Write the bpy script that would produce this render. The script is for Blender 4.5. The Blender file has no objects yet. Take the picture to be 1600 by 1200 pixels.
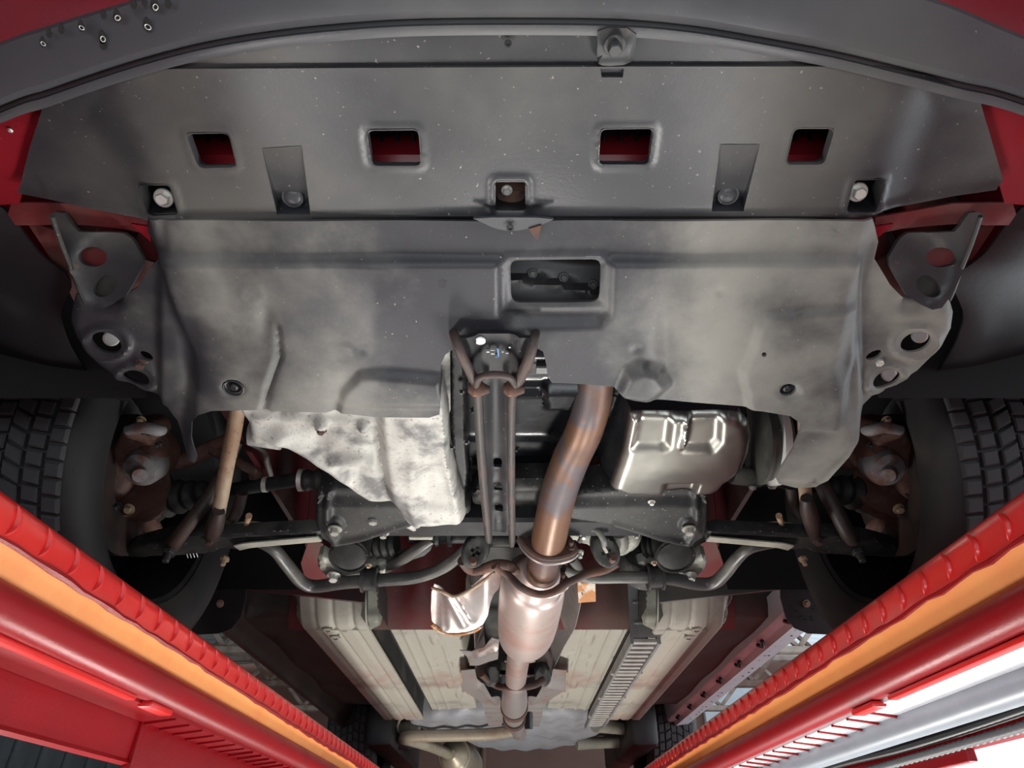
import bpy, bmesh, math, random
import numpy as np
from mathutils import Vector, Matrix, geometry
random.seed(7)
SC = bpy.context.scene
COL = SC.collection

# ---------------------------------------------------------------- camera, world, lights, exposure
F = 24.0 / 36.0 * 1600.0
TH = math.atan(750.0 / F)
CT, ST = math.cos(TH), math.sin(TH)
cam_d = bpy.data.cameras.new('camera'); cam_d.lens = 24.0; cam_d.sensor_width = 36.0
cam_d.clip_start = 0.02
cam = bpy.data.objects.new('camera', cam_d); COL.objects.link(cam)
cam.location = (0, 0, 0); cam.rotation_euler = (math.pi / 2 + TH, 0, 0)
SC.camera = cam

world = bpy.data.worlds.new('daylight'); SC.world = world; world.use_nodes = True
bg = world.node_tree.nodes['Background']
bg.inputs[0].default_value = (0.86, 0.93, 1.0, 1); bg.inputs[1].default_value = 1.25

def area(name, loc, target, sx, sy, power, color=(1, 1, 1), spread=180):
    l = bpy.data.lights.new(name, 'AREA'); l.shape = 'RECTANGLE'; l.size = sx; l.size_y = sy
    l.energy = power; l.color = color; l.spread = math.radians(spread)
    o = bpy.data.objects.new(name, l); COL.objects.link(o); o.location = loc
    d = Vector(target) - Vector(loc)
    o.rotation_euler = d.to_track_quat('-Z', 'Y').to_euler()
    return o

# floor lamp between the runways; unseen fills added at sides, door and front
area('floor_work_lamp', (0, 2.5, -1.22), (0, 1.9, 0.5), 0.24, 0.8, 44, (1.0, 0.97, 0.92))
area('side_fill', (-1.12, 1.5, -1.2), (-0.1, 0.75, 0.5), 0.40, 1.1, 10, (1.0, 0.97, 0.93), 66)  # unseen fill added for highlights on tray and shield
area('side_fill.001', (1.12, 1.5, -1.2), (0.1, 0.75, 0.5), 0.40, 1.1, 12, (1.0, 0.98, 0.95), 66)
area('bay_door_fill', (4.0, 2.6, 0.1), (0.5, 2.2, 0.3), 3.4, 1.6, 75, (0.9, 0.96, 1.0))  # area light added at the door opening to brighten the sill
area('front_fill', (0, -0.9, -0.9), (0, 0.8, 0.5), 1.6, 0.4, 16, (0.9, 0.95, 1.0))  # unseen fill added low in front for the lip and tray
SC.view_settings.view_transform = 'Standard'
SC.view_settings.look = 'None'
SC.view_settings.gamma = 1.0
SC.view_settings.use_curve_mapping = False
SC.view_settings.exposure = 0.0

# ---------------------------------------------------------------- photograph pixel -> point in the place
def ray(px, py):
    a = (px - 800.0) / F; b = (600.0 - py) / F
    return Vector((a, CT - b * ST, ST + b * CT))
def PZ(px, py, z):
    r = ray(px, py); return r * (z / r.z)
def PY(px, py, y):
    r = ray(px, py); return r * (y / r.y)
def PX(px, py, x):
    r = ray(px, py); return r * (x / r.x)
def PL(px, py, pl):
    z0, y0, k = pl
    r = ray(px, py); return r * ((z0 - k * y0) / (r.z - k * r.y))
def depth(p): return p[1] * CT + p[2] * ST
def through(row1, z1, row2, z2):
    a = PZ(800, row1, z1); b = PZ(800, row2, z2)
    return (a.z, a.y, (b.z - a.z) / (b.y - a.y))

# ---------------------------------------------------------------- scene graph helpers
WORLD = {}
def link(name, me, mat, parent=None, label=None, kind=None, cat=None, group=None, loc=None):
    o = bpy.data.objects.new(name, me); COL.objects.link(o)
    if mat is not None and len(me.materials) == 0: me.materials.append(mat)
    w = Vector(loc) if loc is not None else Vector((0, 0, 0))
    WORLD[o.name] = w
    if parent is not None:
        o.parent = parent; o.location = w - WORLD[parent.name]
    else:
        o.location = w
    if label: o['label'] = label
    if kind: o['kind'] = kind
    if cat: o['category'] = cat
    if group: o['group'] = group
    return o
def empty(name, loc, label, cat, group=None):
    o = bpy.data.objects.new(name, None); COL.objects.link(o); o.location = loc
    o.empty_display_size = 0.1
    WORLD[o.name] = Vector(loc)
    o['label'] = label; o['category'] = cat
    if group: o['group'] = group
    return o
class G:
    def __init__(s): s.v = []; s.f = []
    def add(s, vf):
        n = len(s.v); s.v += [tuple(p) for p in vf[0]]; s.f += [tuple(i + n for i in f) for f in vf[1]]; return s
    def build(s, name, mat, parent=None, label=None, sharp=35, fix=True, **kw):
        return mesh(name, s.v, s.f, mat, parent, label, sharp, fix, **kw)
def mesh(name, v, f, mat, parent=None, label=None, sharp=35, fix=True, **kw):
    a = np.array([tuple(p) for p in v], float)
    c = (a.min(0) + a.max(0)) / 2
    me = bpy.data.meshes.new(name)
    me.from_pydata((a - c).tolist(), [], [tuple(int(i) for i in q) for q in f])
    if fix:
        bm = bmesh.new(); bm.from_mesh(me); bmesh.ops.recalc_face_normals(bm, faces=bm.faces); bm.to_mesh(me); bm.free()
    me.polygons.foreach_set('use_smooth', [True] * len(me.polygons))
    me.set_sharp_from_angle(angle=math.radians(sharp))
    me.update()
    return link(name, me, mat, parent, label, loc=c, **kw)

def cr(pts, n=8, closed=False):
    """Catmull-Rom through pts (any dimension)"""
    P = [np.array(p, float) for p in pts]
    m = len(P); out = []
    rng = range(m if closed else m - 1)
    for i in rng:
        if closed: a, b, c, d = P[(i - 1) % m], P[i], P[(i + 1) % m], P[(i + 2) % m]
        else: a, b, c, d = P[max(i - 1, 0)], P[i], P[i + 1], P[min(i + 2, m - 1)]
        for k in range(n):
            t = k / n
            out.append(0.5 * (2 * b + (c - a) * t + (2 * a - 5 * b + 4 * c - d) * t * t + (3 * b - a - 3 * c + d) * t ** 3))
    if not closed: out.append(P[-1])
    return out
def resample(pts, n):
    P = np.array([tuple(p) for p in pts], float)
    d = np.r_[0, np.cumsum(np.linalg.norm(np.diff(P, axis=0), axis=1))]
    t = np.linspace(0, d[-1], n)
    return [tuple(np.interp(x, d, P[:, k]) for k in range(P.shape[1])) for x in t]
def chaikin(p, it):
    for _ in range(it):
        q = []
        for i in range(len(p)):
            a, b = p[i], p[(i + 1) % len(p)]
            q.append((a[0] * .75 + b[0] * .25, a[1] * .75 + b[1] * .25)); q.append((a[0] * .25 + b[0] * .75, a[1] * .25 + b[1] * .75))
        p = q
    return p

def tube_geo(pts, rad, seg=14, cap=True):
    P = [Vector(p) for p in pts]; n = len(P)
    v = []; f = []
    t0 = (P[1] - P[0]).normalized()
    u = t0.orthogonal().normalized()
    for i in range(n):
        t = (P[min(i + 1, n - 1)] - P[max(i - 1, 0)])
        t = t.normalized() if t.length > 1e-9 else t0
        u = (u - t * u.dot(t)); u = u.normalized() if u.length > 1e-6 else t.orthogonal().normalized()
        w = t.cross(u)
        for k in range(seg):
            a = 2 * math.pi * k / seg
            v.append(P[i] + (u * math.cos(a) + w * math.sin(a)) * rad[i])
    for i in range(n - 1):
        for k in range(seg):
            k2 = (k + 1) % seg
            f.append((i * seg + k, i * seg + k2, (i + 1) * seg + k2, (i + 1) * seg + k))
    if cap:
        f.append(tuple(range(seg))); f.append(tuple((n - 1) * seg + k for k in range(seg)))
    return v, f
def tubeW(name, pts4, mat, parent=None, label=None, n=8, seg=14, **kw):
    """tube through world points (x, y, z, radius)"""
    s = cr(pts4, n) if n > 1 else [np.array(p, float) for p in pts4]
    return mesh(name, *tube_geo([p[:3] for p in s], [max(p[3], 1e-4) for p in s], seg), mat, parent, label, **kw)
def w4(px, py, z, rpx):
    p = PZ(px, py, z); return (p.x, p.y, p.z, rpx * depth(p) / F)
def tubeP(name, pts, mat, parent=None, label=None, n=8, seg=14, **kw):
    """tube through points (px, py, height z, radius as it shows in pixels)"""
    return tubeW(name, [w4(*p) for p in pts], mat, parent, label, n, seg, **kw)
def lathe_geo(p0, p1, prof, seg=24, cap=True):
    """prof: (t along axis 0..1, radius)"""
    p0 = Vector(p0); p1 = Vector(p1)
    ax = (p1 - p0); t = ax.normalized(); u = t.orthogonal().normalized(); w = t.cross(u)
    v = []; f = []
    for s, r in prof:
        for k in range(seg):
            a = 2 * math.pi * k / seg
            v.append(p0 + ax * s + (u * math.cos(a) + w * math.sin(a)) * r)
    for i in range(len(prof) - 1):
        for k in range(seg):
            k2 = (k + 1) % seg
            f.append((i * seg + k, i * seg + k2, (i + 1) * seg + k2, (i + 1) * seg + k))
    if cap:
        f.append(tuple(range(seg))); f.append(tuple((len(prof) - 1) * seg + k for k in range(seg)))
    return v, f
def lathe(name, p0, p1, prof, mat, parent=None, label=None, seg=24, cap=True, **kw):
    return mesh(name, *lathe_geo(p0, p1, prof, seg, cap), mat, parent, label, **kw)
def boot_prof(r0, r1, ribs, dip=0.18, per=6):
    out = []
    n = ribs * per
    for i in range(n + 1):
        t = i / n; r = r0 + (r1 - r0) * t
        out.append((t, r * (1 - dip * 0.5 * (1 + math.cos(2 * math.pi * i / per)))))
    return out
def beam_geo(p0, p1, w, h, up=(0, 0, 1), bev=0.12):
    p0 = Vector(p0); p1 = Vector(p1); t = (p1 - p0).normalized()
    u = Vector(up); u = (u - t * u.dot(t)); u = u.normalized() if u.length > 1e-6 else t.orthogonal().normalized()
    s = t.cross(u); b = min(w, h) * bev
    pr = [(-w/2 + b, -h/2), (w/2 - b, -h/2), (w/2, -h/2 + b), (w/2, h/2 - b), (w/2 - b, h/2), (-w/2 + b, h/2), (-w/2, h/2 - b), (-w/2, -h/2 + b)]
    v = [p + s * a + u * c for p in (p0, p1) for a, c in pr]
    f = [(i, (i + 1) % 8, 8 + (i + 1) % 8, 8 + i) for i in range(8)] + [tuple(range(8)), tuple(range(8, 16))]
    return v, f
def box_geo(lo, hi, bev=0.003):
    bm = bmesh.new(); bmesh.ops.create_cube(bm, size=1)
    for q in bm.verts:
        q.co = Vector([(lo[i] + hi[i]) / 2 + q.co[i] * (hi[i] - lo[i]) for i in range(3)])
    if bev: bmesh.ops.bevel(bm, geom=bm.edges[:], offset=bev, segments=2, affect='EDGES', profile=0.5)
    bm.verts.index_update()
    r = ([tuple(q.co) for q in bm.verts], [tuple(q.index for q in fc.verts) for fc in bm.faces]); bm.free(); return r
def extr_geo(prof, y0, y1, closed=False, ny=1, cap=True):
    """sweep an (x, z) section along y"""
    v = []; f = []; m = len(prof)
    for j in range(ny + 1):
        y = y0 + (y1 - y0) * j / ny
        v += [(x, y, z) for x, z in prof]
    for j in range(ny):
        for i in range(m if closed else m - 1):
            i2 = (i + 1) % m
            f.append((j * m + i, j * m + i2, (j + 1) * m + i2, (j + 1) * m + i))
    if closed and cap: f += [tuple(range(m)), tuple(ny * m + i for i in range(m))]
    return v, f
def loft_geo(curves, n=60, th=0.0, thdir=(0, 0.3, 1)):
    """skin between world-space polylines; th gives it a back face"""
    R = [resample(c, n) for c in curves]; m = len(R)
    v = [p for r in R for p in r]; f = []
    for i in range(m - 1):
        for k in range(n - 1):
            f.append((i * n + k, i * n + k + 1, (i + 1) * n + k + 1, (i + 1) * n + k))
    if th:
        N = len(v); d = Vector(thdir).normalized() * th
        v = v + [tuple(Vector(p) + d) for p in v]
        f = f + [tuple(N + q for q in reversed(a)) for a in f]
        for i in range(m - 1):
            f.append((i * n, (i + 1) * n, N + (i + 1) * n, N + i * n))
            e = n - 1
            f.append((i * n + e, N + i * n + e, N + (i + 1) * n + e, (i + 1) * n + e))
        for k in range(n - 1):
            f.append((k, N + k, N + k + 1, k + 1)); q = (m - 1) * n
            f.append((q + k, q + k + 1, N + q + k + 1, N + q + k))
    return v, f

# ---- moulded / pressed plates: outline + holes on a sloping plane, with raised and sunk relief
def ss(a, b, x):
    t = np.clip((x - a) / (b - a + 1e-12), 0, 1); return t * t * (3 - 2 * t)
def seg_dist(X, Y, pts, closed=False):
    d = np.full(X.shape, 1e9); m = len(pts)
    for i in range(m if closed else m - 1):
        ax, ay = pts[i]; bx, by = pts[(i + 1) % m]
        vx, vy = bx - ax, by - ay; L = vx * vx + vy * vy + 1e-12
        t = np.clip(((X - ax) * vx + (Y - ay) * vy) / L, 0, 1)
        d = np.minimum(d, np.hypot(X - ax - t * vx, Y - ay - t * vy))
    return d
def inside(X, Y, pts):
    r = np.zeros(X.shape, bool); m = len(pts); j = m - 1
    for i in range(m):
        xi, yi = pts[i]; xj, yj = pts[j]
        if yi != yj:
            c = ((yi > Y) != (yj > Y)) & (X < (xj - xi) * (Y - yi) / (yj - yi) + xi)
            r ^= c
        j = i
    return r
def sd(X, Y, pts):
    d = seg_dist(X, Y, pts, True); return np.where(inside(X, Y, pts), -d, d)
def plateau(poly, h, soft=6.0):
    return lambda X, Y: h * ss(soft, -soft, sd(X, Y, poly))
def ridge(pts, w, h):
    return lambda X, Y: h * np.exp(-(seg_dist(X, Y, pts) / w) ** 2)
def dome(cx, cy, rx, ry, h, p=2):
    return lambda X, Y: h * np.clip(1 - ((X - cx) / rx) ** 2 - ((Y - cy) / ry) ** 2, 0, 1) ** (1.0 / p)
def blob(cx, cy, rx, ry, h):
    return lambda X, Y: h * np.exp(-((X - cx) / rx) ** 2 - ((Y - cy) / ry) ** 2)
def ring(cx, cy, rx, ry, w, h):
    return lambda X, Y: h * np.exp(-((np.hypot((X - cx) / rx, (Y - cy) / ry) - 1) * rx / w) ** 2)
def rect(x0, y0, x1, y1): return [(x0, y0), (x1, y0), (x1, y1), (x0, y1)]
def ell(cx, cy, rx, ry, rot=0, n=24):
    c, s = math.cos(rot), math.sin(rot)
    return [(cx + rx * math.cos(a) * c - ry * math.sin(a) * s, cy + rx * math.cos(a) * s + ry * math.sin(a) * c) for a in [2 * math.pi * i / n for i in range(n)]]
def rrect(poly, it=2, k=0.18):
    """round the corners of a px quad"""
    out = []
    m = len(poly)
    for i in range(m):
        p, a, b = np.array(poly[i], float), np.array(poly[i - 1], float), np.array(poly[(i + 1) % m], float)
        L = min(np.linalg.norm(a - p), np.linalg.norm(b - p)) * k
        q0 = p + (a - p) / np.linalg.norm(a - p) * L; q1 = p + (b - p) / np.linalg.norm(b - p) * L
        for t in (0, .25, .5, .75, 1):
            out.append(tuple((1 - t) ** 2 * q0 + 2 * t * (1 - t) * p + t * t * q1))
    return out
def proj_arr(P):
    d = P[:, 1] * CT + P[:, 2] * ST
    return 800 + P[:, 0] / d * F, 600 - (P[:, 2] * CT - P[:, 1] * ST) / d * F
def densify(poly, step):
    out = []
    m = len(poly)
    for i in range(m):
        a = np.array(poly[i]); b = np.array(poly[(i + 1) % m]); L = np.linalg.norm(b - a); k = max(1, int(L / step))
        for j in range(k): out.append(tuple(a + (b - a) * j / k))
    return out
def plate_geo(outline, pl, th=.003, holes=(), bumps=(), res=.006, smooth=0, edge=None, taper=0.0):
    if smooth: outline = chaikin(outline, smooth)
    z0, y0, k = pl
    n = Vector((0, -k, 1)).normalized()
    sc = math.sqrt(1 + k * k)
    def W(poly): return [(p.x, p.y * sc) for p in (PL(a, b, pl) for a, b in poly)]
    O = densify(W(outline), res * 1.2); H = [densify(W(h), res * .8) for h in holes]
    xs = [p[0] for p in O]; ys = [p[1] for p in O]
    gx = np.arange(min(xs), max(xs), res); gy = np.arange(min(ys), max(ys), res)
    X, Y = np.meshgrid(gx, gy); X = X + (np.arange(len(gy)) % 2)[:, None] * res * .5
    X = X.ravel(); Y = Y.ravel()
    ok = sd(X, Y, O) < -res * .45
    for h in H: ok &= sd(X, Y, h) > res * .4
    X = X[ok]; Y = Y[ok]
    V = list(O); E = [(i, (i + 1) % len(O)) for i in range(len(O))]
    for h in H:
        b = len(V); V += h; E += [(b + i, b + (i + 1) % len(h)) for i in range(len(h))]
    V += list(zip(X.tolist(), Y.tolist()))
    r = geometry.delaunay_2d_cdt([Vector(p) for p in V], E, [], 0, 1e-7)
    A = np.array([tuple(p) for p in r[0]]); T = np.array([t for t in r[2] if len(t) == 3])
    C = A[T].mean(1)
    keep = inside(C[:, 0], C[:, 1], O)
    for h in H: keep &= ~inside(C[:, 0], C[:, 1], h)
    T = T[keep]
    P = np.c_[A[:, 0], A[:, 1] / sc, z0 + k * (A[:, 1] / sc - y0)]
    px, py = proj_arr(P)
    h = np.zeros(len(P))
    for b in bumps: h = h + b(px, py)
    if edge:
        d = -sd(A[:, 0], A[:, 1], O); d = np.clip(d, 0, None)
        t = np.clip(d / edge[0], 0, 1); h = h - edge[1] * (1 - np.sqrt(np.clip(1 - (1 - t) ** 2, 0, 1)))
    nn = np.array(n)
    top = P - nn * h[:, None]
    bot = P + nn * np.maximum(th, th - h + 0.0005)[:, None] if th > .008 else top + nn * th
    if taper:
        c = top.mean(0); bot = c + (bot - c) * np.array([1 + taper, 1 + taper, 1]) 
    N = len(P)
    # orient toward the viewer
    a, b, c = top[T[:, 0]], top[T[:, 1]], top[T[:, 2]]
    up = np.cross(b - a, c - a) @ nn > 0
    T[up] = T[up][:, ::-1]
    ed = {}
    for t in T.tolist():
        for i in range(3):
            e = (t[i], t[(i + 1) % 3]); ed[e] = 1
    F_ = [tuple(t) for t in T.tolist()] + [tuple(N + q for q in reversed(t)) for t in T.tolist()]
    for (i, j) in ed:
        if (j, i) not in ed: F_.append((j, i, N + i, N + j))
    return np.vstack([top, bot]).tolist(), F_
def plate(name, outline, mat, pl, parent=None, label=None, sharp=40, kind=None, **kw):
    v, f = plate_geo(outline, pl, **kw)
    return mesh(name, v, f, mat, parent, label, sharp, False, kind=kind)

# ---------------------------------------------------------------- materials
def mk(name, base, base2=None, scale=6.0, lo=.4, hi=.65, rough=.5, rough2=None, metal=0.0, bump=0.0, bscale=90.0,
       speck=None, sscale=160.0, slo=.66, shi=.72, xd=None, coat=0.0, spec=0.5, patch=None):
    m = bpy.data.materials.new(name); m.use_nodes = True
    nt = m.node_tree; N = nt.nodes; L = nt.links
    b = N['Principled BSDF']
    b.inputs['Base Color'].default_value = (*base, 1); b.inputs['Roughness'].default_value = rough
    b.inputs['Metallic'].default_value = metal
    b.inputs['Specular IOR Level'].default_value = spec
    if coat: b.inputs['Coat Weight'].default_value = coat; b.inputs['Coat Roughness'].default_value = .12
    tc = N.new('ShaderNodeTexCoord'); co = tc.outputs['Object']
    col = None; fac = None
    def noise(sc, det=6.0, ro=.6, dist=0.0):
        n = N.new('ShaderNodeTexNoise'); n.inputs['Scale'].default_value = sc; n.inputs['Detail'].default_value = det
        n.inputs['Roughness'].default_value = ro; n.inputs['Distortion'].default_value = dist
        L.new(co, n.inputs['Vector']); return n.outputs['Fac']
    def mr(x, a, c):
        n = N.new('ShaderNodeMapRange'); n.interpolation_type = 'SMOOTHSTEP'
        n.inputs['From Min'].default_value = a; n.inputs['From Max'].default_value = c
        L.new(x, n.inputs['Value']); return n.outputs['Result']
    def mix(f, a, c):
        n = N.new('ShaderNodeMix'); n.data_type = 'RGBA'
        L.new(f, n.inputs[0])
        for s, q in ((6, a), (7, c)):
            if isinstance(q, tuple): n.inputs[s].default_value = (*q, 1)
            else: L.new(q, n.inputs[s])
        return n.outputs[2]
    if base2:
        x = noise(scale)
        if xd:
            sp = N.new('ShaderNodeSeparateXYZ'); L.new(co, sp.inputs[0])
            ab = N.new('ShaderNodeMath'); ab.operation = 'ABSOLUTE'; L.new(sp.outputs[0], ab.inputs[0])
            m1 = mr(ab.outputs[0], xd[0], xd[1])
            if len(xd) > 3:
                ng = N.new('ShaderNodeMath'); ng.operation = 'MULTIPLY'; ng.inputs[1].default_value = -1 if name.startswith('grey') else 1; L.new(sp.outputs[0] if name.startswith('grey') else ab.outputs[0], ng.inputs[0]); m2 = mr(ng.outputs[0], xd[3], xd[4]); sb_ = N.new('ShaderNodeMath'); sb_.operation = 'SUBTRACT'; L.new(m1, sb_.inputs[0]); L.new(m2, sb_.inputs[1]); m1 = sb_.outputs[0]
            mu = N.new('ShaderNodeMath'); mu.operation = 'MULTIPLY_ADD'; L.new(m1, mu.inputs[0]); mu.inputs[1].default_value = xd[2]; L.new(x, mu.inputs[2])
            x = mu.outputs[0]
        fac = mr(x, lo, hi); col = mix(fac, base, base2)
        if rough2 is not None:
            n = N.new('ShaderNodeMapRange'); L.new(fac, n.inputs['Value']); n.inputs['To Min'].default_value = rough; n.inputs['To Max'].default_value = rough2
            L.new(n.outputs['Result'], b.inputs['Roughness'])
    if patch:   # (colour, scale, lo, hi)
        f2 = mr(noise(patch[1], 4, .55, .6), patch[2], patch[3]); col = mix(f2, col if col is not None else base, patch[0])
    if speck:
        f3 = mr(noise(sscale, 3, .5), slo, shi); col = mix(f3, col if col is not None else base, speck)
    if col is not None: L.new(col, b.inputs['Base Color'])
    if bump:
        bn = N.new('ShaderNodeBump'); bn.inputs['Strength'].default_value = bump; bn.inputs['Distance'].default_value = .004
        L.new(noise(bscale, 5, .6), bn.inputs['Height']); L.new(bn.outputs['Normal'], b.inputs['Normal'])
    return m
M = {}
M['tray'] = mk('black_plastic_dusty', (.023, .024, .028), (.085, .082, .075), 3.2, .42, .8, .34, .50, bump=.04, bscale=300, speck=(.26, .24, .2), sscale=230, slo=.69, shi=.76, xd=(.12, .27, .2, .29, .35))
M['shield'] = mk('grey_plastic_dusty', (.028, .028, .033), (.225, .218, .192), 6.0, .53, .99, .46, .60, bump=.08, bscale=200, speck=(.32, .3, .25), sscale=260, slo=.70, shi=.78, xd=(.05, .24, .30, .30, .37), spec=.4, patch=(.03, .03, .032) and ((.035, .034, .034), 9, .66, .74))
M['lip'] = mk('black_plastic_smooth', (.055, .056, .062), (.075, .075, .075), 5, .45, .7, .36, .46, bump=.05, bscale=300, speck=(.3, .29, .26), sscale=200, slo=.73, shi=.8)
M['black'] = mk('black_plastic', (.012, .012, .014), (.03, .03, .03), 8, .5, .75, .45, .6, bump=.05, bscale=120)
M['blackgloss'] = mk('black_gloss', (.010, .010, .012), (.02, .02, .02), 10, .5, .7, .16, .3, coat=.3)
M['carred'] = mk('red_car_paint', (.22, .010, .018), (.16, .008, .014), 4, .4, .7, .22, .35, coat=.6, speck=(.35, .2, .15), sscale=120, slo=.74, shi=.8)
M['darkred'] = mk('dusty_red_body', (.16, .022, .024), (.13, .07, .055), 5, .45, .7, .5, .7, bump=.1, speck=(.3, .22, .18), sscale=200, slo=.7, shi=.78)
M['bayred'] = mk('dark_red_bay', (.05, .006, .008), (.015, .008, .008), 6, .4, .7, .4, .6)
M['alu'] = mk('cast_aluminium_corroded', (.43, .42, .385), (.15, .147, .143), 13, .46, .62, .55, .65, metal=.15, bump=.5, bscale=70, speck=(.25, .22, .2), sscale=190, slo=.6, shi=.72, patch=((.62, .61, .56), 7, .54, .7))
M['alu2'] = mk('cast_aluminium_dull', (.34, .34, .29), (.2, .2, .17), 12, .4, .7, .45, .6, metal=.3, bump=.2, bscale=80)
M['copper'] = mk('heat_tinted_exhaust', (.145, .072, .04), (.085, .043, .032), 9, .4, .62, .40, .56, metal=.35, bump=.08, bscale=70, patch=((.075, .06, .065), 10, .50, .60), speck=(.12, .05, .03), sscale=120, slo=.66, shi=.74)
M['rust'] = mk('dark_rust', (.06, .034, .028), (.10, .045, .028), 22, .42, .65, .75, .85, bump=.4, bscale=120, speck=(.33, .12, .04), sscale=90, slo=.66, shi=.75)
M['rustpale'] = mk('pale_rusty_rod', (.38, .29, .20), (.26, .15, .09), 14, .42, .66, .6, .7, bump=.2, bscale=80, speck=(.12, .06, .04), sscale=140, slo=.62, shi=.72)
M['rustorange'] = mk('orange_rust', (.42, .17, .05), (.55, .48, .40), 45, .45, .62, .7, bump=.3)
M['rustbrown'] = mk('brown_steel', (.034, .028, .026), (.06, .034, .027), 20, .42, .66, .5, .65, bump=.2, bscale=100)
M['steeldark'] = mk('black_painted_steel', (.013, .013, .015), (.032, .032, .03), 10, .45, .75, .45, .6, bump=.08, bscale=120, speck=(.16, .15, .12), sscale=170, slo=.68, shi=.76, spec=.22)
M['steeldust'] = mk('dusty_black_steel', (.016, .016, .017), (.05, .049, .045), 8, .42, .7, .45, .65, spec=.25, bump=.1, bscale=120, speck=(.25, .24, .2), sscale=190, slo=.66, shi=.74)
M['steelbeige'] = mk('dusty_lit_beige_steel', (.36, .35, .29), (.2, .2, .165), 9, .42, .7, .5, .6, bump=.15)  # also carries the lit edge of the arms in its colour
M['barsteel'] = mk('grey_bar_steel', (.06, .06, .058), (.12, .117, .10), 12, .4, .7, .38, .55, bump=.08, speck=(.3, .29, .25), sscale=160, slo=.7, shi=.78)
M['bracket'] = mk('grey_steel_bracket', (.024, .026, .029), (.06, .06, .056), 12, .4, .7, .42, .6, bump=.1, patch=((.12, .07, .05), 25, .62, .72))
M['zinc'] = mk('bright_zinc', (.72, .71, .66), (.5, .48, .42), 30, .45, .7, .35, .5, metal=.5)
M['white'] = mk('flat_white', (.75, .75, .72), rough=.5)
M['rubber'] = mk('tyre_rubber', (.019, .019, .020), (.05, .046, .038), 7, .46, .75, .62, .8, bump=.06)
M['tread'] = mk('tyre_tread_rubber', (.045, .046, .05), (.07, .07, .07), 14, .4, .7, .7, .8)
M['rubberblk'] = mk('black_rubber', (.020, .020, .020), (.055, .055, .048), 14, .45, .75, .5, .65, spec=.3)
M['pan'] = mk('glossy_pan', (.25, .245, .225), (.29, .28, .25), 7, .4, .7, .32, .40, metal=1.0, bump=.03, bscale=60)
M['sump'] = mk('black_sump', (.008, .009, .011), (.018, .018, .02), 9, .45, .75, .24, .4, spec=.35, bump=.05, speck=(.2, .2, .2), sscale=220, slo=.72, shi=.78)
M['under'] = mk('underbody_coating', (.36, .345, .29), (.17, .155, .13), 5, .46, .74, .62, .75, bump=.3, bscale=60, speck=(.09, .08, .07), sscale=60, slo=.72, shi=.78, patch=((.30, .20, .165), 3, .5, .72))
M['undershade'] = mk('shaded_underbody_coating', (.05, .05, .048), (.085, .08, .07), 6, .42, .7, .5, .7, bump=.3, bscale=60)  # darker copy of the coating, with shade put into the colour
M['undergrey'] = mk('grey_green_underbody', (.19, .19, .155), (.27, .265, .21), 7, .42, .7, .6, .7, bump=.3, bscale=60, speck=(.45, .36, .1), sscale=70, slo=.72, shi=.78)
M['shieldalu'] = mk('aluminium_heat_shield', (.42, .38, .36), (.30, .21, .185), 8, .45, .7, .34, .5, metal=.6, bump=.12, bscale=50, patch=((.4, .36, .33), 30, .6, .7))
M['cat'] = mk('grey_pink_exhaust_can', (.42, .34, .31), (.33, .20, .165), 6, .42, .7, .42, .55, metal=.45, bump=.05, speck=(.2, .08, .04), sscale=90, slo=.68, shi=.76)
M['beigepipe'] = mk('beige_exhaust_pipe', (.42, .37, .28), (.3, .25, .18), 9, .42, .7, .42, .55, metal=.4)
M['tank'] = mk('grey_fuel_tank', (.28, .29, .31), (.2, .2, .21), 8, .42, .7, .45, .6)
M['rung'] = mk('pale_grey_rung', (.42, .41, .38), (.3, .29, .26), 20, .45, .7, .5)
M['ladder'] = mk('grey_line_cover', (.21, .21, .205), (.14, .14, .13), 12, .42, .7, .5, .6)
M['liftred'] = mk('lift_red_paint', (.29, .005, .009), (.24, .005, .009), 5, .4, .7, .34, .42, bump=.10, bscale=320, spec=.25)
M['liftbright'] = mk('lift_bright_red_paint', (.70, .020, .016), (.62, .016, .016), 5, .4, .7, .30, .4, bump=.05, bscale=320, coat=.3)
M['liftorange'] = mk('lift_orange', (.98, .38, .115), (.95, .30, .085), 7, .4, .7, .38, .5, bump=.06, bscale=240)  # orange base colour of the runway band
M['liftwhite'] = mk('lift_pale', (.85, .85, .88), rough=.35)  # pale base colour of the flange on one runway
M['liftgrey'] = mk('lift_grey_tube', (.30, .33, .37), (.26, .28, .32), 6, .4, .7, .35, .45)
M['conduit'] = mk('grey_conduit', (.13, .135, .14), rough=.5)
M['hose'] = mk('black_hose', (.02, .021, .022), rough=.4)
M['knuckle'] = mk('rusty_grey_casting', (.20, .195, .20), (.15, .07, .05), 16, .52, .66, .6, .75, bump=.3, bscale=90)
M['knucklerust'] = mk('rust_brown_casting', (.14, .065, .048), (.20, .13, .11), 18, .5, .66, .75, .7, bump=.4, bscale=100)
M['sillwhite'] = mk('pale_sill', (.74, .79, .83), (.66, .71, .76), 8, .4, .7, .3, .4, speck=(.04, .04, .04), sscale=70, slo=.73, shi=.76)
M['silldark'] = mk('dark_sill', (.055, .047, .042), (.10, .085, .07), 6, .42, .7, .5, .65)
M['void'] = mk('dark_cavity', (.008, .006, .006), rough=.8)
M['concrete'] = mk('workshop_concrete', (.30, .30, .29), (.22, .22, .21), 1.2, .4, .7, .7, .8, bump=.1, bscale=30)
M['brownwall'] = mk('brown_painted_wall', (.20, .105, .08), (.165, .085, .068), 1.2, .4, .7, .6, .7)
M['darkclad'] = mk('dark_cladding', (.10, .115, .12), (.075, .085, .09), 2, .4, .7, .6, .7)
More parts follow.
